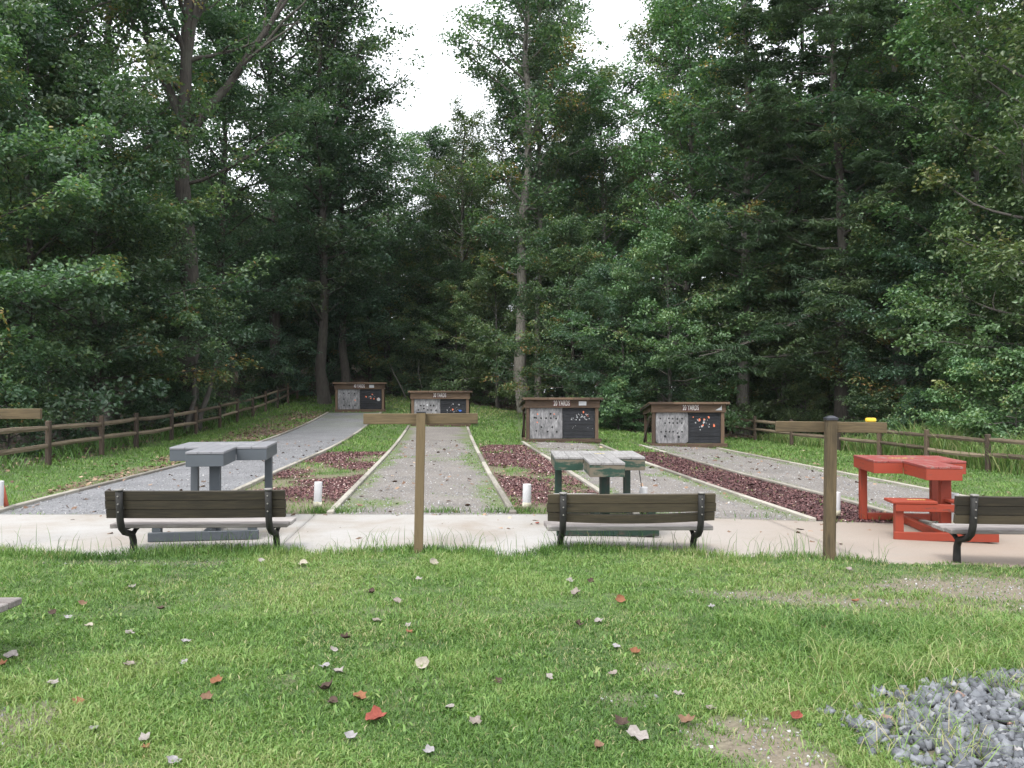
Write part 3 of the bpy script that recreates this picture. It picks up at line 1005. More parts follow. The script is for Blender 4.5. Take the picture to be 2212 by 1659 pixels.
tube_thing(2059, 10.5, .05, .45, .055, 'white arrow tube behind the red table and the right bench')
tube_thing(420, 11.2, .05, .33, .026, 'thin white tube glimpsed between the legs of the grey table', stake=True)
tube_thing(-2, 11.0, .02, .41, .055, 'white tube at the left edge of the photo, beside an orange-red cone')
x, y = at(1388, 10.9), 10.9
t = thing('arrow', 'thin dark arrow leaning out of the tube behind the middle bench', 'arrow', (x, y, gz1(x, y)), 0)
mb = MB(); mb.tube([(.02, -.01, .11), (-.055, .0, .66)], .006, 6); mb.build('shaft', M['blackpipe'], t)
mb = MB()
for k in range(3):
    a = k * 2.09
    mb.box((-.048 + .008 * math.cos(a), .008 * math.sin(a), .615), (.012 if k else .003, .003 if k else .012, .055), None, .001)
mb.build('fletching', M['blackpipe'], t)
# cone at the left edge
x, y = at(6, 11.15), 11.15
t = thing('traffic_cone', 'small faded orange-red cone at the left edge, behind the white tube', 'cone', (x, y, gz1(x, y)), .3)
mb = MB(); mb.tube([(0, 0, .02), (0, 0, .33), (0, 0, .345)], [.085, .028, .02], 18); mb.build('cone_body', M['orange_cone'], t, smooth_shade=True)
mb = MB(); mb.box((0, 0, .011), (.21, .21, .022), None, .006); mb.build('base', M['orange_cone'], t)

# ------------------------------------------------------------------ target stands
def stand(x, y, rot, label, words, wd, notice, gray_spots, scraps, rounded=False, W=2.3, H=1.40, zoff=0.0, moss=False):
    z = gz1(x, y) + zoff
    t = thing('target_stand', label, 'target stand', (x, y, z), rot, 'roofed wooden target stands at the lane ends')
    D = 1.05
    mb = MB()
    mb.box((0.03, -.01, .05), (W + .06, .10, .13), None, .01)
    mb.box((-W / 2 + .04, D / 2 + .04, .05), (.09, D - .02, .12), None, .01)
    mb.box((W / 2 - .04, D / 2 + .04, .05), (.09, D - .02, .12), None, .01)
    mb.build('base_frame', M['shed'], t)
    for sx in (-1, 1):
        mb = MB(); mb.beam((sx * (W / 2 - .075), .045, .116), (sx * (W / 2 - .075), .045, H - .07), .105, .09, .005)
        mb.build('post', M['shed'], t)
        mb = MB(); mb.beam((sx * (W / 2 - .05), D - .02, .112), (sx * (W / 2 - .05), D - .02, H - .36), .08, .08, .005)
        mb.build('post', M['shed'], t)
        mb = MB(); mb.beam((sx * (W / 2 + .012), D - .03, .13), (sx * (W / 2 + .012), .12, H - .46), .035, .08, .004)
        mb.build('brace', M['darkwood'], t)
        mb = MB(); mb.beam((sx * (W / 2 + .015), .10, H - .26), (sx * (W / 2 + .015), D + .02, H - .38), .035, .12, .004)
        mb.build('side_beam', M['shed'], t)
    mb = MB()
    mb.box((0, -.022, H - .205), (W + .03, .036, .252), None, .005)
    fas = mb.build('fascia_board', M['shed'], t)
    # roof: planks falling to the back, with a front trim
    mb = MB()
    ang = -math.atan2(.24, D + .25)
    R = Matrix.Rotation(ang, 3, 'X')
    n = 6
    for k in range(n):
        yy = -.12 + (D + .27) * (k + .5) / n
        zz = H - .030 + math.tan(ang) * (yy + .12)
        mb.box((random.uniform(-.012, .012), yy, zz), (W + .22, (D + .27) / n + .003, .026 + .002 * (k % 2)), R, .004)
    roof = mb.build('roof', M['roofwood'], t)
    mb = MB()
    xa = -W / 2 - .1
    while xa < W / 2 + .1:
        L = min(random.uniform(.5, .9), W / 2 + .105 - xa)
        mb.box((xa + L / 2, -.145, H - .045), (L - .008, .034, .07), None, .005)
        xa += L
    mb.build('roof_trim', M['shed'], roof)
    for sx in (-1, 1):
        mb = MB()
        mb.beam((sx * (W / 2 + .085), -.10, H - .075), (sx * (W / 2 + .085), D + .12, H - .075 - .226), .03, .075, .003)
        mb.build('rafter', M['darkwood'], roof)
    if moss:
        pass
    # maroon patch and lettering
    s = MB(); s.box((wd, -.0425, H - .19), (.56, .005, .19), None, .001); patch = s.build('sign_patch', M['signred'], fas)
    cu = bpy.data.curves.new('lettering', 'FONT')
    cu.body = words
    cu.size = .225
    cu.align_x = 'CENTER'; cu.align_y = 'CENTER'
    cu.extrude = .0015
    cu.offset = .0045
    cu.space_character = 1.08
    cu.materials.append(M['letter'])
    tmp = link('lettering_curve', cu)
    me = bpy.data.meshes.new_from_object(tmp.evaluated_get(bpy.context.evaluated_depsgraph_get()))
    bpy.data.objects.remove(tmp)
    lo = link('lettering', me, fas, (wd, -.0475, H - .19))
    lo.rotation_euler = (math.pi / 2, 0, 0)
    wx = max(v.co.x for v in me.vertices) - min(v.co.x for v in me.vertices)
    lo.scale = (.50 / wx, 1, 1)
    if notice:
        nx_, nw, nh, tear = notice
        s = MB()
        if tear:
            s.prism([(nx_ - nw / 2, -nh / 2), (nx_ + nw / 2, -nh / 2), (nx_ + nw / 2, nh / 2), (nx_ + nw * .3, nh * .1)], 0, .003)
        else:
            s.prism([(nx_ - nw / 2, -nh / 2), (nx_ + nw / 2, -nh / 2), (nx_ + nw / 2, nh / 2), (nx_ - nw / 2, nh / 2)], 0, .003)
        no = s.build('paper_notice', M['paper'], fas, (0, -.0405, H - .19))
        no.rotation_euler = (math.pi / 2, 0, 0)
    # the woven grey face
    zt0, zt1 = .12, H - .322
    xl, xm, xr = -W / 2 + .132, .01, W / 2 - .13
    mb = MB()
    w, hgt = xm - xl - .01, zt1 - zt0
    c = .09 if rounded else .02
    prof = []
    for sx, sz, a0 in ((1, 1, 0), (-1, 1, 90), (-1, -1, 180), (1, -1, 270)):
        for k in range(5):
            a = math.radians(a0 + 22.5 * k)
            prof.append(((xl + xm) / 2 + sx * (w / 2 - c) + c * math.cos(a), (zt0 + zt1) / 2 + sz * (hgt / 2 - c) + c * math.sin(a)))
    V = []; n = len(prof)
    for yy, sc in ((.02, .985), (.035, 1.0), (.34, 1.0)):
        for px_, pz_ in prof:
            V.append(((xl + xm) / 2 + (px_ - (xl + xm) / 2) * sc, yy, (zt0 + zt1) / 2 + (pz_ - (zt0 + zt1) / 2) * sc))
    Fc = [tuple(range(n))] + [(i + n * r, n * (r + 1) + i, n * (r + 1) + (i + 1) % n, (i + 1) % n + n * r) for r in range(2) for i in range(n)] + [tuple(range(2 * n, 3 * n))[::-1]]
    mb.add(V, Fc)
    for gx, gz_, gr, gm in gray_spots:
        mb.disc((xl + gx * (xm - xl), zt0 + gz_ * hgt), gr * .85, .0155, gm)
    mb.build('grey_target', [M['foamgray'], M['hole'], M['orange'], M['paper']], t)
    # the black layered foam
    mb = MB()
    nl = 9
    for k in range(nl):
        hh = hgt / nl
        mb.box(((xm + xr) / 2 + random.uniform(-.003, .003), .18 + random.uniform(-.009, .009), zt0 + hh * (k + .5)), (xr - xm - .012, .31, hh - .003), None, .006)
    for gx, gz_, gr, gm, el in scraps:
        gr = gr * (.5 if gm == 1 and gr < .08 else .68)
        mb.disc((xm + gx * (xr - xm), zt0 + gz_ * hgt), gr, .0095, gm, 7, .4, el)
    mb.build('foam_target', [M['foamblack'], M['scrap'], M['orange'], M['bluespot']], t)
    mb = MB()
    mb.box((0, .37, (zt0 + zt1) / 2), (W - .24, .025, hgt - .02), None, .003)
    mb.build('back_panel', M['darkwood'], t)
    return t

def rs(n, x0, x1, z0, z1, r0, r1, m, el=1.0):
    return [(random.uniform(x0, x1), random.uniform(z0, z1), random.uniform(r0, r1), m, el) for _ in range(n)]
g40 = [(u, v, .036, 1) for u, v in ((.27, .79), (.50, .79), (.76, .79), (.28, .50), (.28, .20), (.52, .19), (.77, .20))] + [(.78, .45, .036, 2)]
stand(-7.16, 38.8, math.radians(8), 'farthest target stand, lettered 40 YARDS, with orange spots', '40 YARDS', -.02, (.55, .22, .14, False), g40,
      [(.28, .62, .042, 2, 1.2), (.57, .74, .05, 2, .9), (.50, .54, .042, 2, 1), (.64, .52, .04, 2, 1.2), (.84, .50, .11, 1, 1.1), (.80, .53, .03, 2, 1), (.47, .63, .04, 1, 1.3), (.53, .60, .03, 1, 1)] + rs(6, .4, .7, .4, .7, .012, .022, 1), W=2.3)
g30 = [(u, v, .036, 1) for u, v in ((.25, .72), (.37, .71), (.63, .72), (.74, .72), (.16, .54), (.37, .6), (.52, .54), (.65, .54), (.83, .52), (.40, .4), (.7, .38))] + [(.3, .3, .06, 3), (.72, .2, .05, 3), (.5, .75, .04, 3)]
stand(-2.82, 32.4, math.radians(5), 'target stand lettered 30 YARDS, with a blue patch on its black half', '30 YARDS', -.02, None, g30,
      [(.48, .56, .04, 2, 1.3), (.76, .50, .085, 3, .7), (.49, .78, .035, 1, 1.5), (.72, .76, .045, 1, .8), (.25, .30, .045, 1, 1.5), (.53, .28, .055, 1, 1.5)] + rs(16, .2, .75, .3, .8, .012, .026, 1, 1.4))
g20 = [(u, v, .032, 1) for u, v in ((.63, .8), (.15, .68), (.2, .67), (.35, .66), (.5, .66), (.64, .66), (.8, .65), (.35, .37), (.68, .37), (.2, .25), (.54, .23), (.82, .22))] + [(.24, .79, .025, 2), (.74, .79, .022, 2), (.23, .53, .022, 2)]
stand(1.56, 25.5, math.radians(4.5), 'target stand with a square white notice, left one of the two lettered 20 YARDS', '20 YARDS', -.03, (.62, .235, .13, False), g20,
      [(.64, .85, .028, 2, 1.6)] + rs(34, .25, .82, .6, .8, .012, .03, 1, 1.5) + rs(5, .3, .95, .3, .45, .01, .018, 1, 1.4) + [(.75, .76, .02, 2, 1), (.78, .72, .016, 2, 1)])
g20b = [(u, v, .030, 1) for u, v in ((.14, .8), (.4, .8), (.52, .79), (.66, .78), (.8, .79), (.29, .65), (.42, .66), (.53, .65), (.66, .65), (.79, .65), (.17, .37), (.31, .38), (.42, .37), (.53, .37), (.67, .33), (.8, .37))] + [(.29, .22, .045, 1), (.7, .21, .045, 1)]
stand(5.42, 25.35, math.radians(3.5), 'target stand with a torn white scrap, right one of the two lettered 20 YARDS', '20 YARDS', .06, (.93, .20, .15, True), g20b,
      [(.33, .75, .05, 2, 1.3), (.48, .76, .035, 2, 1.3), (.62, .83, .04, 2, 1.2), (.78, .56, .05, 2, 1.3), (.44, .58, .04, 2, 1), (.14, .84, .025, 2, 1), (.21, .66, .045, 1, 1.2), (.41, .54, .06, 1, .8), (.46, .66, .04, 1, 1.5)] + rs(16, .25, .65, .4, .85, .012, .03, 1, 1.5), rounded=True, moss=True)

# ------------------------------------------------------------------ split rail fences
def fence(pts, hgt, label, pw=.105):
    t = thing('split_rail_fence', label, 'fence', (pts[0][0], pts[0][1], gz1(*pts[0])), 0)
    ox, oy, oz = pts[0][0], pts[0][1], gz1(*pts[0])
    L = []
    for i, (x, y) in enumerate(pts):
        z = gz1(x, y)
        h = hgt * random.uniform(.96, 1.04)
        L.append((x - ox, y - oy, z - oz, h))
        mb = MB()
        an = math.atan2(pts[min(i + 1, len(pts) - 1)][1] - pts[max(i - 1, 0)][1], pts[min(i + 1, len(pts) - 1)][0] - pts[max(i - 1, 0)][0])
        R = Matrix.Rotation(an, 3, 'Z') @ Matrix.Rotation(math.radians(random.uniform(-1.5, 1.5)), 3, 'Y') @ Matrix.Rotation(math.pi / 2, 3, 'Y')
        mb.box((x - ox, y - oy, z - oz + h / 2 - .15), (h + .3, pw * .95, pw * 1.15), R, .018)
        mb.build('post', M['railpost'], t)
    for (xa, ya, za, ha), (xb, yb, zb, hb) in zip(L[:-1], L[1:]):
        for fr in (.44, .82):
            mb = MB()
            A = Vector((xa, ya, za + hgt * fr + random.uniform(-.03, .03))); B = Vector((xb, yb, zb + hgt * fr + random.uniform(-.03, .03)))
            n = 7
            sag = random.uniform(-.03, .02)
            V = []; Fc = []; U = []
            d = (B - A).normalized(); sdv = Vector((-d.y, d.x, 0)).normalized()
            off = random.uniform(0, 30); tn = random.random()
            ext = .06
            k6 = [(math.cos(a) * random.uniform(.8, 1.15), math.sin(a) * random.uniform(.85, 1.15)) for a in [math.pi / 3 * q for q in range(6)]]
            for i in range(n + 1):
                f = i / n
                p = A.lerp(B, f) + Vector((0, 0, sag * 4 * f * (1 - f))) + d * ((f - .5) * 2 * ext)
                taper = .72 + .28 * min(1, min(f, 1 - f) * 5)
                for c_, s_ in k6:
                    V.append(p + sdv * c_ * .038 * taper + Vector((0, 0, s_ * .058 * taper + random.uniform(-.004, .004))))
                    U.append((f * 2.6 + off, c_ * .05 + off, s_ * .06))
            for i in range(n):
                for j in range(6):
                    Fc.append((i * 6 + j, i * 6 + (j + 1) % 6, (i + 1) * 6 + (j + 1) % 6, (i + 1) * 6 + j))
            Fc.append(tuple(range(6))[::-1]); Fc.append(tuple(n * 6 + j for j in range(6)))
            mb.add(V, Fc, U, tn)
            mb.build('rail', M['rail'], t)
    return t
lp = []
for px in (-75, 105, 220, 295, 371, 424, 475, 513, 546, 574, 600, 622, 642, 657, 671):
    k = (px - CX) / F
    d = (-10.0 + 0.07 * 17.8) / (k + 0.07)
    lp.append((k * d, d))
fence(lp, .98, 'long two-rail wooden fence climbing the slope on the left')
rp = [(8.85, 33.4), (8.95, 30.4), (9.35, 27.6), (10.05, 25.4), (10.5, 23.6), (10.85, 21.6), (11.3, 19.6), (11.75, 17.2), (12.3, 14.6)]
fence(rp, .90, 'two-rail wooden fence on the right in front of tall weeds')
# ==VEGETATION==
# ------------------------------------------------------------------ trees: skeleton of limbs, sprays of leaves at their ends
def tubes_np(paths, nside):
    """paths: list of (points (n,3), radii (n,)) -> verts, quads"""
    V = []; Q = []; o = 0
    for P_, r in paths:
        P_ = np.asarray(P_, float); r = np.asarray(r, float)
        n = len(P_)
        T = np.gradient(P_, axis=0)
        T /= np.linalg.norm(T, axis=1, keepdims=True) + 1e-9
        a = np.where(np.abs(T[:, 2:3]) < .9, np.array([[0, 0, 1.0]]), np.array([[1.0, 0, 0]]))
        if abs(T[0, 2]) > .75: a = np.tile([[1.0, 0, 0]], (n, 1))
        u = np.cross(T, a); u /= np.linalg.norm(u, axis=1, keepdims=True) + 1e-9
        w = np.cross(T, u)
        an = np.linspace(0, 2 * np.pi, nside, endpoint=False)
        ring = P_[:, None] + r[:, None, None] * (u[:, None] * np.cos(an)[None, :, None] + w[:, None] * np.sin(an)[None, :, None])
        V.append(ring.reshape(-1, 3))
        i = np.arange(n - 1)[:, None] * nside + np.arange(nside)[None, :]
        j = np.arange(n - 1)[:, None] * nside + (np.arange(nside)[None, :] + 1) % nside
        Q.append(np.stack([i, j, j + nside, i + nside], -1).reshape(-1, 4) + o)
        o += n * nside
    return np.concatenate(V), np.concatenate(Q)

def leaves_np(C, R_, T, per, size, flat, droop, rng, wid=.5, tilt=.55, out=.35, tspread=.16):
    n = len(C)
    N = n * per
    idx = np.repeat(np.arange(n), per)
    g = rng.normal(size=(N, 3)); g /= np.linalg.norm(g, axis=1, keepdims=True)
    u = g * (rng.random((N, 1)) ** .45)
    pos = C[idx] + u * R_[idx, None] * np.array([1, 1, flat])
    rxy = np.hypot(u[:, 0], u[:, 1])
    pos[:, 2] -= droop * rxy ** 2 * R_[idx]
    nrm = np.array([0, 0, 1.0]) + tilt * rng.normal(size=(N, 3)) + out * np.stack([u[:, 0], u[:, 1], 0 * rxy], -1)
    nrm /= np.linalg.norm(nrm, axis=1, keepdims=True)
    t = np.stack([u[:, 0], u[:, 1], -.25 + 0 * rxy], -1) + .7 * rng.normal(size=(N, 3))
    t -= nrm * np.sum(t * nrm, 1, keepdims=True)
    t /= np.linalg.norm(t, axis=1, keepdims=True) + 1e-9
    b = np.cross(nrm, t)
    s = (size * (.65 + .7 * rng.random(N)))[:, None]
    base = pos - t * s * .5
    fold = nrm * s * .10
    v0 = base
    v1 = base + t * s * .38 + b * s * wid * .5 + fold
    v2 = base + t * s * .74 + b * s * wid * .30 + fold * .6
    v3 = base + t * s * 1.0 - nrm * s * .12
    v4 = base + t * s * .74 - b * s * wid * .30 + fold * .6
    v5 = base + t * s * .38 - b * s * wid * .5 + fold
    V = np.stack([v0, v1, v2, v3, v4, v5], 1).reshape(-1, 3)
    k = np.arange(N)[:, None] * 6
    Q = np.concatenate([k + np.array([[0, 1, 2, 3]]), k + np.array([[0, 3, 4, 5]])])
    tint = np.clip(T[idx] + tspread * rng.normal(size=N), 0, 1)
    return V, Q, np.repeat(tint, 6)

def curve(p0, d, L, n, rng, up=0.0, wob=.12):
    P_ = [np.asarray(p0, float)]
    d = np.asarray(d, float) / np.linalg.norm(d)
    for i in range(n):
        d = d + np.array([0, 0, up / n]) + wob * rng.normal(size=3) / math.sqrt(n)
        d /= np.linalg.norm(d)
        P_.append(P_[-1] + d * L / n)
    return np.array(P_), d

def tree_mesh(name, seed, H, base, rad, r0, nl, per, leaf, spr, lm, bm, style='broad', yellow=.0, trunk=None, limbs=None, open_top=0.0):
    rng = np.random.default_rng(seed)
    paths = []
    C = []; R_ = []; T = []
    nt = 14
    if trunk is None:
        wob = np.cumsum(rng.normal(size=(nt, 2)) * .012 * H / 3, axis=0)
        wob -= wob[0]
        zz = np.linspace(0, H * .97, nt)
        trunk = np.stack([wob[:, 0], wob[:, 1], zz], -1)
    else:
        trunk = np.asarray(trunk, float)
    hz = trunk[:, 2]
    rr = r0 * (1 - .9 * np.clip(hz / H, 0, 1)) ** .85
    rr = rr * (1 + .5 * np.exp(-hz / (.05 * H + .2)))
    tp = trunk.copy(); tp0 = tp[0:1] - np.array([[0, 0, .4]])
    paths.append((np.concatenate([tp0, tp]), np.concatenate([[rr[0] * 1.15], rr])))
    def spray(p, r, t):
        C.append(p); R_.append(r); T.append(t)
    def limb(p0, d, L, r, depth=0, up=.3):
        n = 6 if depth == 0 else 4
        P_, dd = curve(p0, d, L, n, rng, up, .28 if depth == 0 else .4)
        paths.append((P_, np.linspace(r, r * .25, n + 1)))
        tb = np.clip(rng.normal(.42, .17), 0, .95) if rng.random() > yellow else rng.uniform(.85, .97)
        for i in range(1 if depth else 2, n + 1):
            f = i / n
            if rng.random() < open_top * .6: continue
            spray(P_[i] + rng.normal(size=3) * .18 * spr, spr * (.6 + .6 * rng.random()) * (1.15 - .4 * f), tb + .08 * rng.normal())
        if depth < 1:
            m = max(2, int(L / 1.1))
            for k in range(m):
                f = .3 + .65 * (k + rng.random()) / m
                i = min(n - 1, int(f * n))
                q = P_[i] * (1 - (f * n - i)) + P_[i + 1] * (f * n - i)
                side = 1 if k % 2 else -1
                ax = np.array([-dd[1], dd[0], 0]) * side
                limb(q, dd * .6 + ax * .9 + np.array([0, 0, .15 * rng.normal() + .05]), L * (.28 + .2 * rng.random()) * (1.2 - .5 * f), r * .4, 1, up * .4)
    if limbs:
        for (h, az, L, el, r, up) in limbs:
            i = np.searchsorted(hz, h); i = min(max(i, 1), len(hz) - 1)
            f = (h - hz[i - 1]) / max(hz[i] - hz[i - 1], 1e-6)
            p = trunk[i - 1] * (1 - f) + trunk[i] * f
            limb(p, [math.cos(az) * math.cos(el), math.sin(az) * math.cos(el), math.sin(el)], L, r, 0, up)
    az = rng.random() * 6.28
    for k in range(nl):
        f = (k + .5 * rng.random()) / nl
        h = base + (H * .97 - base) * f ** .9
        i = min(max(np.searchsorted(hz, h), 1), len(hz) - 1)
        ff = (h - hz[i - 1]) / max(hz[i] - hz[i - 1], 1e-6)
        p = trunk[i - 1] * (1 - ff) + trunk[i] * ff
        az += GOLD + .3 * rng.normal()
        if style == 'pine':
            L = rad * (1 - f) ** .7 * (.75 + .5 * rng.random()) + .5
            el = math.radians(rng.normal(2, 7) + 18 * f)
            up = .1
        elif style == 'low':
            L = rad * (.45 + .75 * math.sin(math.pi * min(1, .28 + .72 * f)) ** .8) * (.65 + .55 * rng.random()) * (1 if f < .8 else .8)
            el = math.radians(rng.normal(12, 10) + 40 * f ** 2)
            up = .05
        else:
            L = rad * (.35 + .75 * math.sin(math.pi * min(1, .15 + .8 * f))) * (.6 + .6 * rng.random())
            el = math.radians(rng.normal(18, 11) + 38 * f ** 1.5)
            up = .25
        if rng.random() < open_top * f: continue
        limb(p, [math.cos(az) * math.cos(el), math.sin(az) * math.cos(el), math.sin(el)], L, max(.02, r0 * .33 * (1 - .7 * f) * (L / max(rad, .1)) ** .5), 0, up)
    spray(trunk[-1], spr, .45)
    C = np.array(C); R_ = np.array(R_); T = np.array(T)
    if style == 'pine':
        V, Q, t = leaves_np(C, R_, T, per, leaf, .22, .12, rng, .17, .5, .5)
    else:
        V, Q, t = leaves_np(C, R_, T, per, leaf, .42, .35, rng, .62)
    crown = mesh_np(name + '_crown', V, [Q], [lm], dict(tint=t))
    tv, tq = tubes_np(paths[:1], 12)
    trunk_me = mesh_np(name + '_trunk', tv, [tq], [bm], smooth_shade=True)
    lv, lq = tubes_np(paths[1:], 6)
    limbs_me = mesh_np(name + '_limbs', lv, [lq], [bm], smooth_shade=True)
    return dict(crown=crown, trunk=trunk_me, limbs=limbs_me, n=len(t) // 6)

KIND = {}
KIND['tall_a'] = tree_mesh('tall_a', 1, 24, 5.0, 4.1, .25, 58, 34, .155, .90, M['leaf_broad'], M['bark_grey'], 'tall', .03, open_top=.18)
KIND['tall_b'] = tree_mesh('tall_b', 2, 23, 3.5, 4.3, .24, 66, 44, .155, .90, M['leaf_dark'], M['bark_dark'], 'tall', .0)
KIND['tall_c'] = tree_mesh('tall_c', 3, 25, 6.0, 4.2, .25, 56, 42, .16, .92, M['leaf_broad'], M['bark_pale'], 'tall', .05)
KIND['tall_d'] = tree_mesh('tall_d', 8, 22, 2.6, 4.1, .22, 64, 42, .155, .88, M['leaf_light'], M['bark_grey'], 'tall', .02, open_top=.15)
KIND['low_a'] = tree_mesh('low_a', 4, 9.5, .35, 3.4, .12, 44, 60, .105, .62, M['leaf_broad'], M['bark_dark'], 'low', .02)
KIND['low_b'] = tree_mesh('low_b', 5, 8.0, .3, 3.1, .10, 42, 62, .098, .58, M['leaf_dark'], M['bark_dark'], 'low', .0)
KIND['low_c'] = tree_mesh('low_c', 6, 7.0, .25, 2.9, .09, 40, 58, .105, .55, M['leaf_light'], M['bark_grey'], 'low', .03)
KIND['shrub_a'] = tree_mesh('shrub_a', 7, 2.6, .1, 1.35, .03, 26, 40, .09, .36, M['leaf_light'], M['bark_grey'], 'low', .02)
KIND['shrub_b'] = tree_mesh('shrub_b', 9, 2.2, .1, 1.3, .03, 24, 40, .09, .36, M['leaf_broad'], M['bark_dark'], 'low', .0)
KIND['pine'] = tree_mesh('pine', 10, 21, 3.0, 5.6, .22, 46, 90, .20, .62, M['needle'], M['bark_dark'], 'pine')
# the big open tree with a forked trunk at the left
KIND['fork'] = tree_mesh('fork', 12, 23, 10.5, 3.6, .40, 14, 24, .15, .85, M['leaf_broad'], M['bark_dark'], 'tall', .04,
                         trunk=[(0, 0, 0), (.1, 0, 2), (.25, .1, 4.5), (.1, .1, 7), (-.1, 0, 9.5), (-.1, .1, 11), (0, .1, 13), (.05, 0, 15), (.2, 0, 17), (.3, .1, 19), (.2, 0, 21), (.2, 0, 22.5)],
                         limbs=[(10.6, .15, 9.5, 1.08, .20, .25), (11.6, 2.9, 8.5, 1.22, .19, .2), (13.0, .3, 7.5, 1.25, .15, .1), (10.0, 3.1, 5.5, .70, .09, .35), (9.2, 0.0, 4.5, .35, .08, .2), (12.5, 3.3, 6, .8, .1, .4),
                                (14.5, 1.5, 5.5, 1.0, .1, .2), (14.0, 4.6, 5, .9, .1, .2)], open_top=.45)
# the tall straight double trunk behind the left 20 yards stand
KIND['twin'] = tree_mesh('twin', 14, 27, 7.0, 3.6, .30, 52, 44, .165, .98, M['leaf_broad'], M['bark_pale'], 'tall', .05)
for k_ in KIND: print(k_, KIND[k_]['n'])

def tree(kind, x, y, s, rz, label=None, group=None, name=None, cat='tree', hs=1.0, z=None):
    k = KIND[kind]
    nm = name or ('pine_tree' if kind == 'pine' else 'shrub' if kind.startswith('shrub') else 'tree')
    t = thing(nm, label, cat, (x, y, (gz1(x, y) if z is None else z) - .05), rz, group)
    t.scale = (s, s, s * hs)
    tr = link('stem' if cat == 'shrub' else 'trunk', k['trunk'], t)
    link('limbs', k['limbs'], tr)
    link('crown', k['crown'], t)
    return t

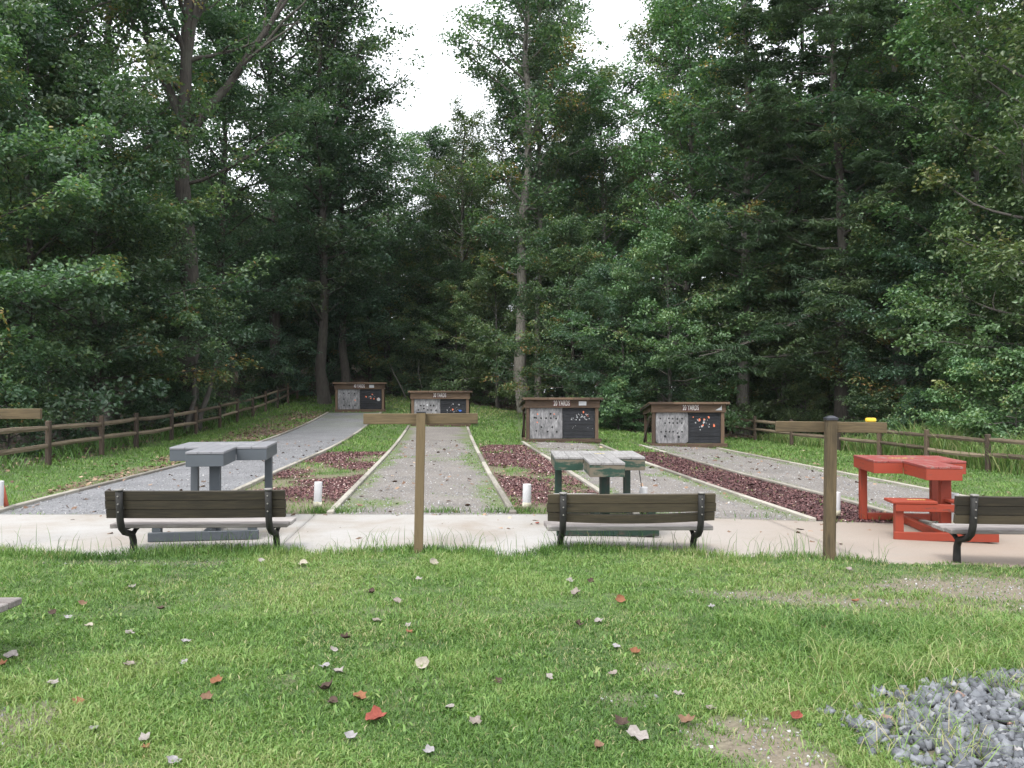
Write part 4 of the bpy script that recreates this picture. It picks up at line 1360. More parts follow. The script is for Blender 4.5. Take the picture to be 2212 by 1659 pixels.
# front row, each with its own description: (pixel column, distance, kind, scale, height scale, label)
FRONT = [
    (-120, 20.0, 'low_a', 1.05, 1.0, 'broad leafy tree at the far left edge, behind the leftmost fence rails'),
    (60, 24.0, 'low_b', 1.35, 1.1, 'blue-green leafy tree reaching the ground behind the first full fence post'),
    (200, 27.0, 'low_a', 1.15, 1.0, 'leafy tree with drooping boughs behind the second and third left fence posts'),
    (300, 30.0, 'low_b', 1.0, .95, 'dark leafy young tree behind the left fence, left of the gap with bare trunks'),
    (-10, 25.0, 'tall_d', .92, 1.0, 'tall pale green tree in the upper left corner'),
    (120, 27.5, 'tall_a', .92, 1.0, 'tall leafy tree left of the forked tree, sky showing through its top'),
    (240, 31.0, 'tall_c', .95, 1.0, 'tall tree with a dark mossy trunk just left of the forked tree'),
    (397, 31.0, 'fork', 1.0, 1.0, 'big tree with a dark trunk forking into several bare limbs at upper left'),
    (470, 35.5, 'tall_b', .85, .9, 'dark tall tree just right of the forked trunk'),
    (602, 44.0, 'tall_b', 1.22, 1.05, 'tall blue-green tree left of the sky gap, limbs in flat layers'),
    (702, 43.0, 'tall_b', 1.08, 1.0, 'broad blue-green tree with layered boughs reaching out over the sky gap from the left'),
    (742, 45.0, 'tall_b', .98, .84, 'dark layered tree at the left rim of the sky gap'),
    (838, 51.0, 'tall_a', .86, .78, 'shorter rounded tree at the bottom left of the sky gap'),
    (500, 43.0, 'low_b', 1.1, 1.0, 'dark low tree over the far part of the left fence'),
    (590, 49.0, 'low_a', 1.0, 1.0, 'shaded low tree where the left fence climbs out of sight'),
    (700, 48.0, 'low_b', 1.1, 1.1, 'deeply shaded low tree directly behind the 40 YARDS stand'),
    (800, 49.5, 'low_a', 1.0, 1.0, 'shaded leafy tree right of and behind the 40 YARDS stand'),
    (1035, 51.5, 'tall_d', .80, .80, 'slim green tree at the bottom right of the sky gap'),
    (1165, 48.0, 'tall_a', .70, 1.45, 'tall tree forming the right rim of the sky gap'),
    (1137, 42.5, 'twin', 1.02, 1.0, 'tall tree with a straight pale trunk rising behind the left 20 YARDS stand'),
    (1163, 43.4, 'tall_c', .66, 1.6, 'slimmer pale trunk close beside the straight tall tree'),
    (1295, 46.5, 'tall_c', .86, .90, 'green tree under the small notch in the skyline right of centre'),
    (1232, 49.5, 'tall_b', .86, .95, 'bluish tall tree just right of the straight pale trunk, below the skyline notch'),
    (948, 56.0, 'tall_b', .86, .86, 'distant tree closing the bottom of the sky gap'),
    (1000, 48.5, 'tall_a', .74, .95, 'leafy tree leaning into the sky gap from its right side'),
    (1432, 42.0, 'tall_c', .80, 1.08, 'tall leafy tree between the two 20 YARDS stands, right of the skyline notch'),
    (1490, 38.5, 'tall_d', .96, 1.02, 'tall yellowish green tree above the right 20 YARDS stand'),
    (1605, 35.5, 'tall_c', .95, 1.0, 'tall tree with a pale slender trunk right of the right 20 YARDS stand'),
    (1715, 36.0, 'pine', 1.0, 1.05, 'dark pine with flat boughs at the top right of centre'),
    (1820, 31.5, 'pine', 1.1, 1.0, 'large pine with long level blue-green boughs, above the red table'),
    (1945, 31.0, 'tall_c', .85, 1.0, 'thin tree with a pale bare trunk right of the large pine'),
    (2090, 27.0, 'tall_d', .9, 1.0, 'bright leafy tree high in the upper right'),
    (2235, 23.5, 'tall_d', .85, 1.0, 'bright leafy tree at the right edge of the photo'),
    (985, 47.5, 'low_a', .8, 1.0, 'low leafy tree in the shade behind the 30 YARDS stand'),
    (1075, 45.0, 'low_c', .95, 1.15, 'light green young tree left of the straight tall trunk'),
    (1240, 38.5, 'low_a', .95, 1.0, 'leafy low tree just behind the left 20 YARDS stand'),
    (1345, 35.5, 'low_b', .85, 1.0, 'dark low tree between the two 20 YARDS stands'),
    (1450, 34.5, 'low_c', 1.05, 1.15, 'lighter low tree overhanging the right 20 YARDS stand'),
    (1575, 39.0, 'low_a', 1.0, 1.0, 'leafy tree behind the start of the right fence'),
    (1690, 36.0, 'low_c', 1.25, 1.05, 'bright green young tree behind the right fence, left of the capped T post'),
    (1825, 33.5, 'low_c', 1.15, 1.0, 'bright green young tree behind the capped T post'),
    (1945, 31.5, 'low_a', 1.05, 1.05, 'green leafy tree behind the right fence, above the red table'),
    (2085, 28.5, 'low_b', 1.0, 1.0, 'dark leafy tree behind the right bench and fence'),
    (2225, 24.5, 'low_c', 1.1, 1.05, 'leafy low tree at the right edge above the weeds'),
]
used = set()
for px, d, kind, s, hs_, lab in FRONT:
    tree(kind, at(px, d), d, s, random.uniform(0, 6.28) if kind not in ('fork',) else 0.0, lab, hs=hs_)

SHR = [
    (2100, 22.6, 'shrub_a', .95, 'bright bushy shrub behind the right fence, right of the red table'),
    (2195, 21.2, 'shrub_a', 1.0, 'bright bushy shrub at the right edge behind the last fence rails'),
    (1990, 26.2, 'shrub_b', .8, 'small green shrub behind the fence directly above the red table'),
    (1880, 28.3, 'shrub_b', .75, 'small shrub behind the right fence under the yellow block'),
    (1740, 33.0, 'shrub_a', .8, 'shrub behind the fence, left of the capped T post'),
    (1650, 36.5, 'shrub_b', .8, 'dark shrub behind the first posts of the right fence'),
    (1335, 34.0, 'shrub_a', .75, 'pale sprawling shrub in the grass between the two 20 YARDS stands'),
    (1365, 35.0, 'shrub_b', 1.0, 'dark shrub behind the pale one between the two 20 YARDS stands'),
    (905, 48.0, 'shrub_b', 1.0, 'shaded shrub on the slope between the 40 and 30 YARDS stands'),
    (845, 47.5, 'shrub_b', .9, 'dark shrub on the slope right of the 40 YARDS stand'),
    (1050, 46.5, 'shrub_a', .9, 'shrub at the wood edge right of the 30 YARDS stand'),
    (20, 20.5, 'shrub_b', .9, 'shrub behind the left fence under the cut off crossbeam'),
    (345, 29.8, 'shrub_b', .9, 'dim shrub behind the left fence by the bare trunks'),
    (440, 34.0, 'shrub_b', 1.0, 'dim shrub behind the middle of the left fence'),
    (575, 44.0, 'shrub_b', 1.1, 'dark shrub leaning over the far end of the left fence'),
]
for px, d, kind, s, lab in SHR:
    tree(kind, at(px, d), d, s, random.uniform(0, 6.28), lab, cat='shrub')

# bare stems and dead wood at the wood's edge
def stems(px, d, paths, r, label, mat, name='bare_trunk', cat='tree trunk'):
    x = at(px, d)
    t = thing(name, label, cat, (x, d, gz1(x, d) - .05))
    for i, p in enumerate(paths):
        mb = MB()
        n = len(p)
        mb.tube(p, [r * (1.25 - .9 * k / (n - 1)) for k in range(n)], 9)
        mb.build('stem', mat, t, smooth_shade=True)
stems(405, 29.5, [[(-.1, 0, -.2), (.05, 0, .5), (.22, .1, 1.2), (.2, .1, 2.2), (.3, .2, 2.9)], [(.35, .1, -.2), (.42, .1, .6), (.75, .1, 1.5), (.95, .2, 2.6), (1.0, .3, 3.1)]], .10,
      'crooked slim double trunk behind the middle of the left fence', M['bark_grey'])
stems(880, 46.0, [[(0, 0, -.1), (-.35, .1, .7), (-.8, .2, 1.5), (-1.0, .2, 2.0)]], .03, 'pale dead branch leaning at the dark wood edge right of the 40 YARDS stand', M['bark_pale'], 'dead_branch', 'branch')
stems(912, 46.5, [[(0, 0, -.1), (-.05, .1, .8), (-.25, .2, 1.6), (-.2, .2, 2.3)]], .022, 'thin upright dead stick at the wood edge above the 30 YARDS stand', M['bark_pale'], 'dead_branch', 'branch')

# second row: trunks and crowns half hidden behind the front row
SECOND_L = ['woodland tree half hidden behind the front trees on the left', 'woodland trees behind the left front row']
SECOND_C = ['shaded woodland tree behind the centre of the clearing', 'woodland trees behind the clearing']
SECOND_R = ['woodland tree half hidden behind the front trees on the right', 'woodland trees behind the right front row']
kinds2 = ['tall_a', 'tall_b', 'tall_c', 'tall_d', 'tall_b', 'low_b', 'tall_a', 'low_a']
rng2 = np.random.default_rng(5)
for i, px in enumerate(range(-160, 700, 62)):
    d = np.interp(px, [-160, 300, 700], [33, 42, 58]) + rng2.uniform(-2, 4)
    k = kinds2[i % 8]
    tree(k, at(px, d), d, rng2.uniform(.85, 1.05), rng2.uniform(0, 6.28), *SECOND_L, hs=.55 if k[0] == 't' else 1.0)
for i, px in enumerate(range(700, 1330, 56)):
    d = rng2.uniform(56, 66)
    k = ['tall_b', 'low_b', 'tall_a', 'low_a'][i % 4]
    tree(k, at(px, d), d, .8 if 780 < px < 1010 else .9, rng2.uniform(0, 6.28), *SECOND_C, hs=(.62 if 780 < px < 1010 else .8) if k[0] == 't' else 1.2)
for i, px in enumerate(range(1330, 2400, 58)):
    d = np.interp(px, [1330, 1700, 2400], [54, 46, 32]) + rng2.uniform(-2, 4)
    k = kinds2[(i + 3) % 8]
    tree(k, at(px, d), d, rng2.uniform(.85, 1.05), rng2.uniform(0, 6.28), *SECOND_R, hs=.8 if k[0] == 't' else 1.0)

# the far wood: one mass
def far_wood():
    rng = np.random.default_rng(77)
    C = []; R_ = []; T = []; paths = []
    for i in range(150):
        px = rng.uniform(-500, 2700)
        d = rng.uniform(64, 92) if 500 < px < 1500 else rng.uniform(50, 80)
        x = at(px, d)
        gap = np.interp(px, [-100, 700, 800, 950, 1010, 1100, 1400], [.6, .7, .66, .5, .55, .8, .8])
        H = rng.uniform(19, 25) * gap
        z = gz1(x, d)
        r0 = rng.uniform(.14, .26)
        zz = np.linspace(-.3, H * .9, 6)
        P_ = np.stack([x + .25 * rng.normal(size=6) * np.linspace(0, 1, 6), d + 0 * zz, z + zz], -1)
        paths.append((P_, np.linspace(r0, r0 * .25, 6)))
        n = 60
        f = rng.random(n) ** .8
        h = 1.0 + (H - 1.0) * f
        rad = 3.4 * np.sin(np.pi * np.clip(.2 + .75 * f, 0, 1)) + .4
        a = rng.random(n) * 6.28; q = np.sqrt(rng.random(n))
        C.append(np.stack([x + np.cos(a) * rad * q, d + np.sin(a) * rad * q, z + h], -1))
        R_.append(rng.uniform(.7, 1.4, n)); T.append(np.full(n, rng.normal(.35, .12)) + .1 * rng.normal(size=n))
    n = 5200                                             # undergrowth between the far trunks
    px = rng.uniform(-500, 2700, n); d = rng.uniform(50, 84, n) + np.where((px > 500) & (px < 1350), 9, 0)
    x = (px - CX) / F * d
    C.append(np.stack([x, d, gz(x, d) + .3 + 5.5 * rng.random(n) ** 1.3], -1)); R_.append(rng.uniform(.7, 1.3, n)); T.append(np.clip(.3 + .15 * rng.normal(size=n), 0, .8))
    C = np.concatenate(C); R_ = np.concatenate(R_); T = np.concatenate(T)
    V, Q, t = leaves_np(C, R_, T, 20, .34, .45, .3, rng, .62)
    tv, tq = tubes_np(paths, 7)
    V2 = np.concatenate([V, tv]); Q2 = np.concatenate([Q, tq + len(V)])
    me = mesh_np('distant_woods', V2, [Q2], [M['leaf_dark'], M['bark_dark']], dict(tint=np.concatenate([t, np.full(len(tv), .3)])), midx=np.concatenate([np.zeros(len(Q)), np.ones(len(tq))]))
    tag(link('distant_woods', me), 'dark mass of woodland far behind the clearing', 'woods', kind='stuff')
far_wood()

# ------------------------------------------------------------------ grass, weeds, stones, chips, litter
def blades_np(x, y, z, h, w, lean, tint, rng, n3=True):
    N = len(x)
    a = rng.random(N) * 2 * np.pi
    la = rng.random(N) * 2 * np.pi
    p = np.stack([x, y, z], -1)
    sd = np.stack([np.cos(a), np.sin(a), 0 * a], -1) * w[:, None] * .5
    ld = np.stack([np.cos(la), np.sin(la), 0 * la], -1) * (lean * h)[:, None]
    up = np.stack([0 * a, 0 * a, h], -1)
    mid = p + ld * .38 + up * .58
    tip = p + ld * 1.0 + up * np.clip(1.0 - .35 * lean, .3, 1)[:, None]
    V = np.stack([p - sd, p + sd, mid + sd * .8, mid - sd * .8, tip], 1).reshape(-1, 3)
    k = np.arange(N)[:, None] * 5
    return V, k + np.array([[0, 1, 2, 3]]), k + np.array([[3, 2, 4]]), np.repeat(tint, 5)

def build_blades(name, parts, label, mat='grass', cat='grass'):
    o = 0; V = []; Q = []; T3 = []; t = []
    for v, q, tr, tt in parts:
        V.append(v); Q.append(q + o); T3.append(tr + o); t.append(tt); o += len(v)
    me = mesh_np(name, np.concatenate(V), [np.concatenate(Q), np.concatenate(T3)], [M[mat]], dict(tint=np.concatenate(t)))
    return tag(link(name, me), label, cat, kind='stuff')

def clumped(n, x0, x1, y0, y1, rng, per=1, spread=.0):
    x = rng.uniform(x0, x1, n); y = rng.uniform(y0, y1, n)
    if per > 1:
        x = np.repeat(x, per) + spread * rng.normal(size=n * per); y = np.repeat(y, per) + spread * rng.normal(size=n * per)
    return x, y

def lawn():
    rng = np.random.default_rng(3)
    parts = []
    # the near lawn, denser close to the camera
    for (y0, y1, tufts, per) in ((2.9, 4.3, 12000, 14), (4.3, 5.8, 12500, 12), (5.8, 8.5, 19000, 11)):
        hw = .66 * y1 + .5
        x, y = clumped(tufts, -hw, hw, y0, y1, rng, per, .035)
        f = fbm(x, y, .55, 91); f2 = fbm(x, y, .16, 93); f3 = fbm(x, y, 1.6, 95)
        keep = (y < slab_front(x) + .10 * rng.random(len(x))) & (rng.random(len(x)) > bare_mask(x, y) * 1.05) & (rng.random(len(x)) > rock_mask(x, y) * 1.02)
        keep &= rng.random(len(x)) < .25 + 1.25 * f2
        thin = .5 * smooth(1.2, 3.2, x) * smooth(5.6, 6.4, y)
        keep &= rng.random(len(x)) > thin * .8
        x, y, f, f2, f3 = x[keep], y[keep], f[keep], f2[keep], f3[keep]
        N = len(x)
        edge = smooth(.45, .05, slab_front(x) - y) * smooth(3.9, 3.2, x)
        tallr = smooth(1.0, 2.2, x) * smooth(4.3, 4.9, y) * smooth(6.3, 5.5, y)
        h = (.018 + .036 * rng.random(N)) * (.35 + 1.25 * f) + .10 * edge * rng.random(N) * (f2 + .3) + .10 * tallr * rng.random(N)
        w = .0034 + .0040 * rng.random(N)
        lean = .35 + .9 * rng.random(N)
        lean = np.where(edge > .4, lean * .6, lean)
        tint = .41 + .95 * (f3 - .5) + .65 * (f - .5) + .30 * (f2 - .5) + .17 * rng.normal(size=N) + .10 * (y < 5) + .03
        tint = np.where(edge > .3, tint - .12, tint)
        tint = np.clip(tint + .1, 0, .8)
        dry = rng.random(N) < .04 + .14 * smooth(.58, .75, fbm(x, y, 1.1, 96)) + .16 * smooth(1.0, 3.0, x) * smooth(5.6, 6.4, y) + .10 * (f3 > .62)
        tint = np.where(dry, rng.uniform(.84, 1.0, N), tint)
        parts.append(blades_np(x, y, gz(x, y) - .004, h, w, lean, tint, rng))
    # thin new grass on the bare soil
    x, y = clumped(2600, -5, 5.2, 3.0, 8.0, rng, 6, .03)
    k = rng.random(len(x)) < bare_mask(x, y) * .6
    x, y = x[k], y[k]; N = len(x)
    parts.append(blades_np(x, y, gz(x, y) - .002, .012 + .03 * rng.random(N), .004 + .003 * rng.random(N), .5 + .9 * rng.random(N), np.clip(.6 + .2 * rng.normal(size=N), .1, 1), rng))
    # tall seeded stalks against the slab
    x = rng.uniform(-5.2, 3.6, 900); y = slab_front(x) - .32 * rng.random(900) ** 1.5 + .03
    k = rng.random(900) < .25 + .9 * fbm(x, y, .7, 97) * (slab_front(x) > 8.1)
    x, y = x[k], y[k]; N = len(x)
    parts.append(blades_np(x, y, gz(x, y), .14 + .20 * rng.random(N), .005 + 0 * x, .15 + .5 * rng.random(N), np.clip(.35 + .3 * rng.normal(size=N), .1, 1), rng))
    # broad weeds
    x, y = clumped(800, -5, 3.2, 3.0, 7.6, rng, 7, .03)
    k = rng.random(len(x)) > np.maximum(bare_mask(x, y), rock_mask(x, y)) * .9
    x, y = x[k], y[k]; N = len(x)
    parts.append(blades_np(x, y, gz(x, y) + .012, .022 + .025 * rng.random(N), .007 + .008 * rng.random(N), 1.0 + .7 * rng.random(N), np.clip(.60 + .16 * rng.normal(size=N), .2, .82), rng))
    # straw-coloured grass over the stones
    x, y = clumped(110, 1.5, 3.6, 3.6, 5.1, rng, 14, .05)
    N = len(x)
    parts.append(blades_np(x, y, gz(x, y), .08 + .14 * rng.random(N), .0035 + .002 * rng.random(N), .6 + .8 * rng.random(N), np.clip(.75 + .2 * rng.normal(size=N), .2, 1), rng))
    build_blades('grass', parts, 'mown green lawn in the foreground with longer tufts along the slab')

def meadow():
    rng = np.random.default_rng(4)
    parts = []
    for (y0, y1, tufts, per, hh, ww) in ((10.6, 17, 15000, 7, .05, .010), (17, 30, 22000, 6, .065, .017), (30, 48, 22000, 5, .08, .027)):
        x, y = clumped(tufts, -.66 * y1 - 1, min(.66 * y1 + 1, 14), y0, y1, rng, per, .06)
        keep = ~in_lane(x, y) & (rng.random(len(x)) > woods_mask(x, y) * .97) & (rng.random(len(x)) > mulch_mask(x, y) * .97) & (rng.random(len(x)) > thin_mask(x, y)) & (rng.random(len(x)) > brown_mask(x, y) * .9)
        for k_ in E:
            keep &= np.abs(x - ex(k_, y)) > .055
        x, y = x[keep], y[keep]; N = len(x)
        f = fbm(x, y, 2.2, 101); f2 = fbm(x, y, .6, 103)
        h = hh * (.5 + rng.random(N)) * (.5 + f + .4 * f2)
        tint = np.clip(.50 + .55 * (f - .5) + .25 * (f2 - .5) + .12 * rng.normal(size=N), 0, .82)
        dry = rng.random(N) < .04 + .35 * (y > 36) * smooth(.35, .6, f) * (x > -8)
        tint = np.where(dry, rng.uniform(.84, .97, N), tint)
        parts.append(blades_np(x, y, gz(x, y) - .005, h, ww * (.6 + .7 * rng.random(N)), .4 + .8 * rng.random(N), tint, rng))
    # green creeping into the gravel lanes
    x, y = clumped(9000, -7, 8, 10.7, 25, rng, 6, .05)
    nm = np.zeros(len(x))
    for key, a, b in (('lane_a', 'A_l', 'A_r'), ('lane_b', 'B_l', 'B_r'), ('lane_c', 'C_l', 'C_r'), ('lane_d', 'D_l', 'D_r')):
        t = (x - ex(a, y)) / (ex(b, y) - ex(a, y))
        ins = (t > .02) & (t < .98)
        nm = np.where(ins, lane_green(key, x, y, t), nm)
    k = rng.random(len(x)) < nm * .8
    x, y = x[k], y[k]; N = len(x)
    parts.append(blades_np(x, y, gz(x, y) + .012, .018 + .035 * rng.random(N), .009 + .007 * rng.random(N), .5 + .9 * rng.random(N), np.clip(.5 + .16 * rng.normal(size=N), .2, .9), rng))
    # tufts at the back edge of the slab
    for px_, n in ((725, 120), (950, 160), (1080, 140), (1137, 120), (690, 130), (1640, 40), (1945, 60), (2030, 60), (1430, 50), (780, 40)):
        x = at(px_, 10.85) + .16 * rng.normal(size=n); y = 10.78 + .09 * np.abs(rng.normal(size=n))
        parts.append(blades_np(x, y, gz(x, y) + .01, .05 + .09 * rng.random(n), .006 + .004 * rng.random(n), .4 + .6 * rng.random(n), np.clip(.35 + .15 * rng.normal(size=n), 0, .8), rng))
    build_blades('grass', parts, 'green grass between the lanes and up the slope to the woods')

def tall_weeds():
    rng = np.random.default_rng(6)
    x, y = clumped(2600, 9.0, 16, 16, 31, rng, 22, .12)
    k = (x > fence_r(y) + .15) & (x < fence_r(y) + 3.2) & (rng.random(len(x)) < .3 + fbm(x, y, 1.2, 111))
    x, y = x[k], y[k]; N = len(x)
    h = (.45 + .7 * rng.random(N)) * np.interp(y, [16, 23, 27, 31], [1, 1, .45, .3]) * (.5 + fbm(x, y, 1.4, 113))
    tint = np.clip(.52 + .22 * rng.normal(size=N), .15, .82)
    tint = np.where(rng.random(N) < .22, rng.uniform(.85, .98, N), tint)
    parts = [blades_np(x, y, gz(x, y), h, .012 + .01 * rng.random(N), .25 + .5 * rng.random(N), tint, rng)]
    x, y = clumped(900, -16, -9.5, 14, 48, rng, 14, .15)
    k = (x < fence_l(y) - .1) & (x > fence_l(y) - 2.2)
    x, y = x[k], y[k]; N = len(x)
    parts.append(blades_np(x, y, gz(x, y), .15 + .3 * rng.random(N), .016 + .012 * rng.random(N), .5 + .6 * rng.random(N), np.clip(.25 + .15 * rng.normal(size=N), 0, .7), rng))
    build_blades('tall_weeds', parts, 'tall pale and green weeds just beyond the two fences', cat='weeds')

def stones_np(x, y, z, r, tint, rng, flat=.7):
    """rough angular stones: a cube's corners pushed about and bevelled by random cuts"""
    N = len(x)
    base = np.array([(a, b, c) for a in (-1, 1) for b in (-1, 1) for c in (-1, 1)], float)
    base = base * .85
    quad = [(0, 1, 3, 2), (4, 6, 7, 5), (0, 4, 5, 1), (2, 3, 7, 6), (0, 2, 6, 4), (1, 5, 7, 3)]
    tri = []
    for a, b, c, d in quad:
        tri += [(a, b, c), (a, c, d)]
    tri = np.array(tri)
    P_ = base[None] * (1 + (.42 * rng.normal(size=(N, 8, 3))).clip(-.75, .5)) * np.stack([.7 + .6 * rng.random(N), .6 + .4 * rng.random(N), flat * (.6 + .5 * rng.random(N))], -1)[:, None, :]
    q = rng.normal(size=(N, 4)); q[:, 1:3] *= .6; q /= np.linalg.norm(q, axis=1, keepdims=True)
    w, a, b, c = q.T
    Rm = np.stack([1 - 2 * (b * b + c * c), 2 * (a * b - c * w), 2 * (a * c + b * w), 2 * (a * b + c * w), 1 - 2 * (a * a + c * c), 2 * (b * c - a * w), 2 * (a * c - b * w), 2 * (b * c + a * w), 1 - 2 * (a * a + b * b)], -1).reshape(N, 3, 3)
    P_ = np.einsum('nij,nkj->nki', Rm, P_) * r[:, None, None] + np.stack([x, y, z], -1)[:, None, :]
    Tt = (np.arange(N)[:, None, None] * 8 + tri[None]).reshape(-1, 3)
    return P_.reshape(-1, 3), Tt, np.repeat(tint, 8)

def rocks():
    rng = np.random.default_rng(8)
    n = 15000
    x = rng.uniform(1.2, 4.6, n); y = rng.uniform(2.7, 5.1, n)
    k = rng.random(n) < rock_mask(x, y) * 1.02
    x, y = x[k], y[k]; N = len(x)
    r = .008 + .026 * rng.random(N) ** 1.6
    z = gz(x, y) + r * .25 + .016 * rng.random(N) * rock_mask(x, y)
    V, T3, t = stones_np(x, y, z, r, np.clip(.45 + .22 * rng.normal(size=N), 0, 1), rng)
    tag(link('crushed_stone', mesh_np('crushed_stone', V, [T3], [M['stone']], dict(tint=t))), 'pile of angular blue-grey crushed stone in the lower right corner', 'gravel', kind='stuff')
    n = 30000
    x = rng.uniform(-5, 5.2, n); y = rng.uniform(2.9, 8.0, n)
    k = rng.random(n) < bare_mask(x, y) * .8
    x, y = x[k], y[k]; N = len(x)
    V, T3, t = stones_np(x, y, gz(x, y) + .002, .003 + .007 * rng.random(N) ** 3, np.clip(.5 + .25 * rng.normal(size=N), 0, 1), rng)
    tag(link('gravel', mesh_np('gravel', V, [T3], [M['pebble']], dict(tint=t))), 'small pebbles on the bare soil of the lawn', 'gravel', kind='stuff')
    n = 16000
    y = 10.7 + 15 * rng.random(n) ** 1.3; x = rng.uniform(-7.2, 8.2, n)
    k = in_lane(x, y)
    x, y = x[k], y[k]; N = len(x)
    r = .006 + .009 * rng.random(N) ** 2
    V, T3, t = stones_np(x, y, gz(x, y) + .018, r, np.clip(.45 + .22 * rng.normal(size=N) - .12 * (x < -4), 0, 1), rng)
    tag(link('gravel', mesh_np('gravel', V, [T3], [M['pebble']], dict(tint=t))), 'loose pebbles on the gravel lanes', 'gravel', kind='stuff')

def flat_bits(x, y, z, s, asp, tint, rng, tilt=.35, curl=.0):
    N = len(x)
    a = rng.random(N) * 2 * np.pi
    nrm = np.stack([tilt * rng.normal(size=N), tilt * rng.normal(size=N), np.ones(N)], -1); nrm /= np.linalg.norm(nrm, axis=1, keepdims=True)
    t = np.stack([np.cos(a), np.sin(a), 0 * a], -1); t -= nrm * np.sum(t * nrm, 1, keepdims=True); t /= np.linalg.norm(t, axis=1, keepdims=True)
    b = np.cross(nrm, t)
    p = np.stack([x, y, z], -1)
    l = t * s[:, None] * .5; w_ = b * (s * asp)[:, None] * .5
    up = nrm * (s * curl)[:, None]
    V = np.stack([p - l - w_, p - w_ * .9 + up * -.6, p + l - w_ * .8, p + l + w_, p + w_ + up * .6, p - l + w_ * .85], 1).reshape(-1, 3)
    k = np.arange(N)[:, None] * 6
    return V, np.concatenate([k + np.array([[0, 1, 4, 5]]), k + np.array([[1, 2, 3, 4]])]), np.repeat(tint, 6)

def chips():
    rng = np.random.default_rng(9)
    n = 260000
    y = 10.7 + 13.5 * rng.random(n) ** 1.25; x = rng.uniform(-4.7, 5.5, n)
    k = rng.random(n) < mulch_mask(x, y) * np.where(x > 2, 1.0, .75)
    x, y = x[k], y[k]; N = len(x)
    V, Q, t = flat_bits(x, y, gz(x, y) + .012 + .016 * rng.random(N), .015 + .026 * rng.random(N), .4 + .4 * rng.random(N), np.clip(.45 + .24 * rng.normal(size=N) + .17 * (x < 2), 0, 1), rng, .45, .2)
    tag(link('mulch', mesh_np('mulch', V, [Q], [M['chip']], dict(tint=t))), 'maroon mulch chips spread in the strips between the lanes', 'mulch', kind='stuff')
    xs2 = rng.uniform(-5.5, 5.2, 70); ys2 = SLAB1 - .08 - 2.0 * rng.random(70) ** 2
    n = 26000
    y = rng.uniform(11, 44, n); x = rng.uniform(-14, -6, n)
    k = (rng.random(n) < brown_mask(x, y) * .8)
    x1, y1 = x[k], y[k]
    xs = rng.uniform(-9, 9, 900); ys = rng.uniform(10.8, 26, 900)
    xw = rng.uniform(-22, 14, 26000); yw = rng.uniform(14, 62, 26000)
    k = rng.random(26000) < woods_mask(xw, yw) * .9
    x = np.concatenate([x1, xs, xw[k], xs2]); y = np.concatenate([y1, ys, yw[k], ys2]); N = len(x)
    V, Q, t = flat_bits(x, y, gz(x, y) + .02 + .012 * rng.random(N), .035 + .055 * rng.random(N), .6 + .3 * rng.random(N), np.clip(.5 + .25 * rng.normal(size=N), 0, 1), rng, .35, .25)
    tag(link('leaf_litter', mesh_np('leaf_litter', V, [Q], [M['litter']], dict(tint=t))), 'brown leaf litter along the gravel and under the trees', 'leaf litter', kind='stuff')

lawn(); meadow(); tall_weeds(); rocks(); chips()

# ------------------------------------------------------------------ added thin volume imitating lens glare: far trees fade a little
def glare_veil():
    m = bpy.data.materials.new('glare veil')
    m.use_nodes = True
    nt = m.node_tree
    nt.nodes.remove(nt.nodes['Principled BSDF'])
    pv = nt.nodes.new('ShaderNodeVolumePrincipled')
    pv.inputs['Color'].default_value = (0.92, 0.96, 1.0, 1)
    pv.inputs['Density'].default_value = 0.00013
    nt.links.new(pv.outputs[0], nt.nodes['Material Output'].inputs['Volume'])
    mb = MB()
    mb.box((0, 215, 17), (860, 600, 44), None, .01)
    o = mb.build('glare_veil', m)
    tag(o, kind='stuff')
glare_veil()
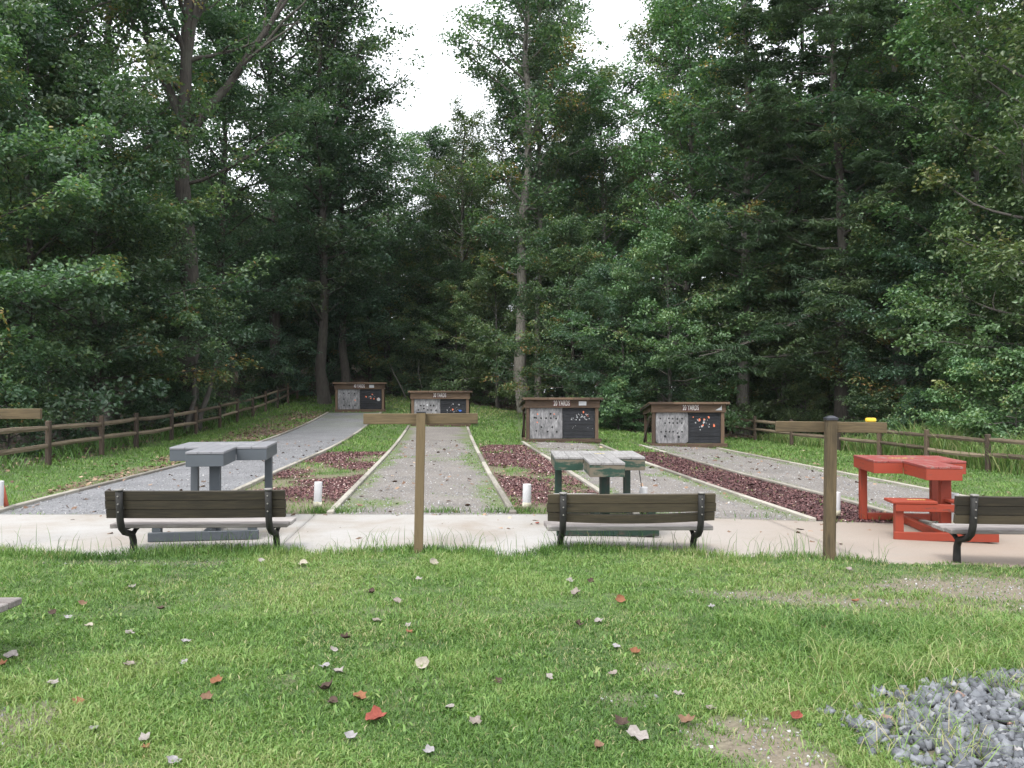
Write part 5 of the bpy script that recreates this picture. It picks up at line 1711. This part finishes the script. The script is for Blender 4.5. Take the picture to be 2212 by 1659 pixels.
# ------------------------------------------------------------------ single fallen leaves on the lawn
LC = {
    'pale': ((0.20, 0.175, 0.16), (0.37, 0.335, 0.315)), 'cream': ((0.28, 0.25, 0.19), (0.44, 0.40, 0.33)), 'lilac grey': ((0.20, 0.185, 0.19), (0.38, 0.36, 0.37)),
    'grey brown': ((0.16, 0.13, 0.11), (0.33, 0.28, 0.25)), 'dark brown': ((0.035, 0.02, 0.014), (0.10, 0.06, 0.042)), 'rusty orange': ((0.17, 0.065, 0.03), (0.30, 0.13, 0.06)),
    'red': ((0.17, 0.03, 0.02), (0.32, 0.08, 0.052)), 'brown': ((0.13, 0.07, 0.04), (0.27, 0.16, 0.10)),
}
for k_, (a, b) in LC.items():
    M['fallen ' + k_] = plain('fallen ' + k_ + ' leaf', a, b, 45, .85, 0, .4, .004)
FL = [  # pixel, colour, length in metres, curl, stands up
    (565, 1217, 'pale', .075, .3, .5), (656, 1224, 'cream', .085, .3, .6), (287, 1272, 'pale', .075, .25, .2), (149, 1338, 'lilac grey', .055, .2, .1), (194, 1357, 'cream', .065, .25, .2), (280, 1374, 'pale', .055, .3, .5),
    (404, 1390, 'lilac grey', .065, .2, .1), (283, 1443, 'grey brown', .062, .3, .4), (399, 1438, 'lilac grey', .058, .25, .2), (117, 1482, 'pale', .060, .3, .3), (470, 1479, 'rusty orange', .065, .3, .4),
    (449, 1517, 'brown', .062, .4, .5), (172, 1525, 'rusty orange', .058, .3, .2), (206, 1582, 'lilac grey', .055, .3, .2), (316, 1604, 'pale', .058, .3, .4), (318, 1622, 'rusty orange', .038, .4, .3), (377, 1652, 'lilac grey', .060, .2, .3),
    (704, 1445, 'lilac grey', .060, .25, .3), (730, 1457, 'pale', .066, .3, .3), (722, 1410, 'pale', .045, .3, .5), (814, 1347, 'grey brown', .058, .3, .3), (881, 1356, 'pale', .045, .2, .2), (884, 1371, 'rusty orange', .043, .3, .2),
    (747, 1386, 'dark brown', .065, .45, .6), (917, 1446, 'cream', .088, .35, .8), (706, 1496, 'dark brown', .082, .5, .3), (720, 1525, 'dark brown', .060, .4, .5), (779, 1515, 'rusty orange', .078, .35, .3), (812, 1560, 'red', .098, .35, .4),
    (759, 1599, 'lilac grey', .055, .25, .5), (928, 1630, 'lilac grey', .052, .3, .5), (972, 1533, 'pale', .048, .2, .2), (1027, 1570, 'grey brown', .062, .4, .3), (1076, 1480, 'dark brown', .052, .4, .4), (937, 1222, 'cream', .085, .3, .8),
    (905, 1255, 'pale', .065, .2, .2), (803, 1286, 'dark brown', .072, .45, .4), (858, 1305, 'grey brown', .070, .3, .3), (27, 1425, 'pale', .072, .3, .5), (8, 1440, 'rusty orange', .055, .3, .2), (114, 1331, 'dark brown', .058, .4, .3), (181, 1310, 'brown', .060, .4, .3), (350, 1321, 'dark brown', .055, .4, .3),
    (1230, 1260, 'pale', .065, .3, .5), (1276, 1263, 'dark brown', .062, .4, .4), (1243, 1287, 'grey brown', .078, .35, .4), (1340, 1304, 'rusty orange', .075, .4, .6), (1250, 1356, 'dark brown', .072, .5, .4), (1293, 1348, 'pale', .060, .3, .3), (1536, 1315, 'lilac grey', .060, .3, .2),
    (1371, 1417, 'rusty orange', .058, .45, .5), (1331, 1402, 'lilac grey', .052, .2, .2), (1186, 1470, 'pale', .052, .3, .3), (1324, 1462, 'grey brown', .052, .3, .3), (1718, 1361, 'pale', .056, .3, .3), (1777, 1366, 'brown', .064, .3, .1), (1770, 1402, 'grey brown', .062, .3, .2),
    (1848, 1303, 'rusty orange', .060, .25, .1), (1465, 1507, 'pale', .055, .3, .3), (1535, 1538, 'grey brown', .058, .35, .2), (1483, 1566, 'brown', .068, .45, .3), (1376, 1598, 'pale', .098, .25, .3), (1720, 1558, 'red', .062, .5, .6), (1344, 1573, 'dark brown', .075, .5, .5), (1294, 1620, 'brown', .052, .4, .2), (1833, 1235, 'grey brown', .062, .3, .2),
    (1161, 1137, 'red', .055, .4, .3), (2132, 1128, 'pale', .05, .2, .1),
]
def where(px, py):
    if py < 1180: return 'on the concrete'
    zone = '' + ('at far left of lawn' if px < 130 else 'below the left bench' if px < 620 else 'between left bench and T post' if px < 830 else
            'below the left T post' if px < 1120 else 'below the middle bench' if px < 1480 else 'left of capped T post' if px < 1700 else 'near the crushed stone')
    row = 'near the slab' if py < 1320 else 'midway' if py < 1420 else 'in the near grass' if py < 1540 else 'by photo bottom'
    return zone + ' ' + row
def shape_words(col, L, curl, st):
    w = 'large ' if L > .08 else 'small ' if L < .056 else ''
    c = 'crumpled ' if curl >= .45 else 'upright ' if st >= .5 else 'curled ' if curl >= .35 else ''
    return w + c
def fallen(px, py, col, L, curl, st, label):
    x, y = gp(px, py)
    on = py < 1180
    t_z = (slab_z(x) if on else gz1(x, y)) + (.004 if on else .018)
    n = 12
    # lobed outline
    V = []; Fc = []
    NR = 3
    lob = [1 + .15 * math.cos(5 * (2 * math.pi * k / n) + .3) + random.uniform(-.2, .2) for k in range(n)]
    for r in range(NR + 1):
        for k in range(n):
            a = 2 * math.pi * k / n
            rr = (r / NR) * L / 2 * (lob[k] if r else 0)
            u, v = rr * math.cos(a), rr * .78 * math.sin(a)
            w = curl * L * (2 * v / L) ** 2 * 1.2 + curl * .5 * L * (2 * u / L) ** 2 + random.uniform(-.12, .12) * L * (r / NR)
            V.append((u, v, w))
    for r in range(NR):
        for k in range(n):
            Fc.append((r * n + k, r * n + (k + 1) % n, (r + 1) * n + (k + 1) % n, (r + 1) * n + k))
    me = bpy.data.meshes.new('fallen_leaf')
    Fc = [(f[0], f[2], f[3]) if f[0] < n else f for f in Fc]
    me.from_pydata(V, [], Fc)
    me.materials.append(M['fallen ' + col])
    me.polygons.foreach_set('use_smooth', np.ones(len(me.polygons), bool))
    me.update()
    o = link('fallen_leaf', me, None, (x, y, t_z + st * L * .2))
    o.rotation_euler = (st * random.uniform(.5, 1.1), random.uniform(-.3, .3), random.uniform(-.7, .7))
    return tag(o, label, 'leaf', 'fallen leaves on the lawn')
labs = [shape_words(c, L, cu, st) + c + ' fallen leaf ' + where(px, py) for px, py, c, L, cu, st in FL]
from collections import defaultdict
same = defaultdict(list)
for i, l in enumerate(labs): same[l].append(i)
for l, ii in same.items():
    if len(ii) == 2:
        ii.sort(key=lambda i: FL[i][0])
        labs[ii[0]] = 'left one: ' + l; labs[ii[1]] = 'right one: ' + l
    elif len(ii) > 2:
        ii.sort(key=lambda i: FL[i][0])
        for j, i in enumerate(ii): labs[i] = ('leftmost: ', 'middle: ', 'rightmost: ')[min(j, 2)] + l
for (px, py, c, L, cu, st), l in zip(FL, labs):
    fallen(px, py, c, L, cu, st, l)
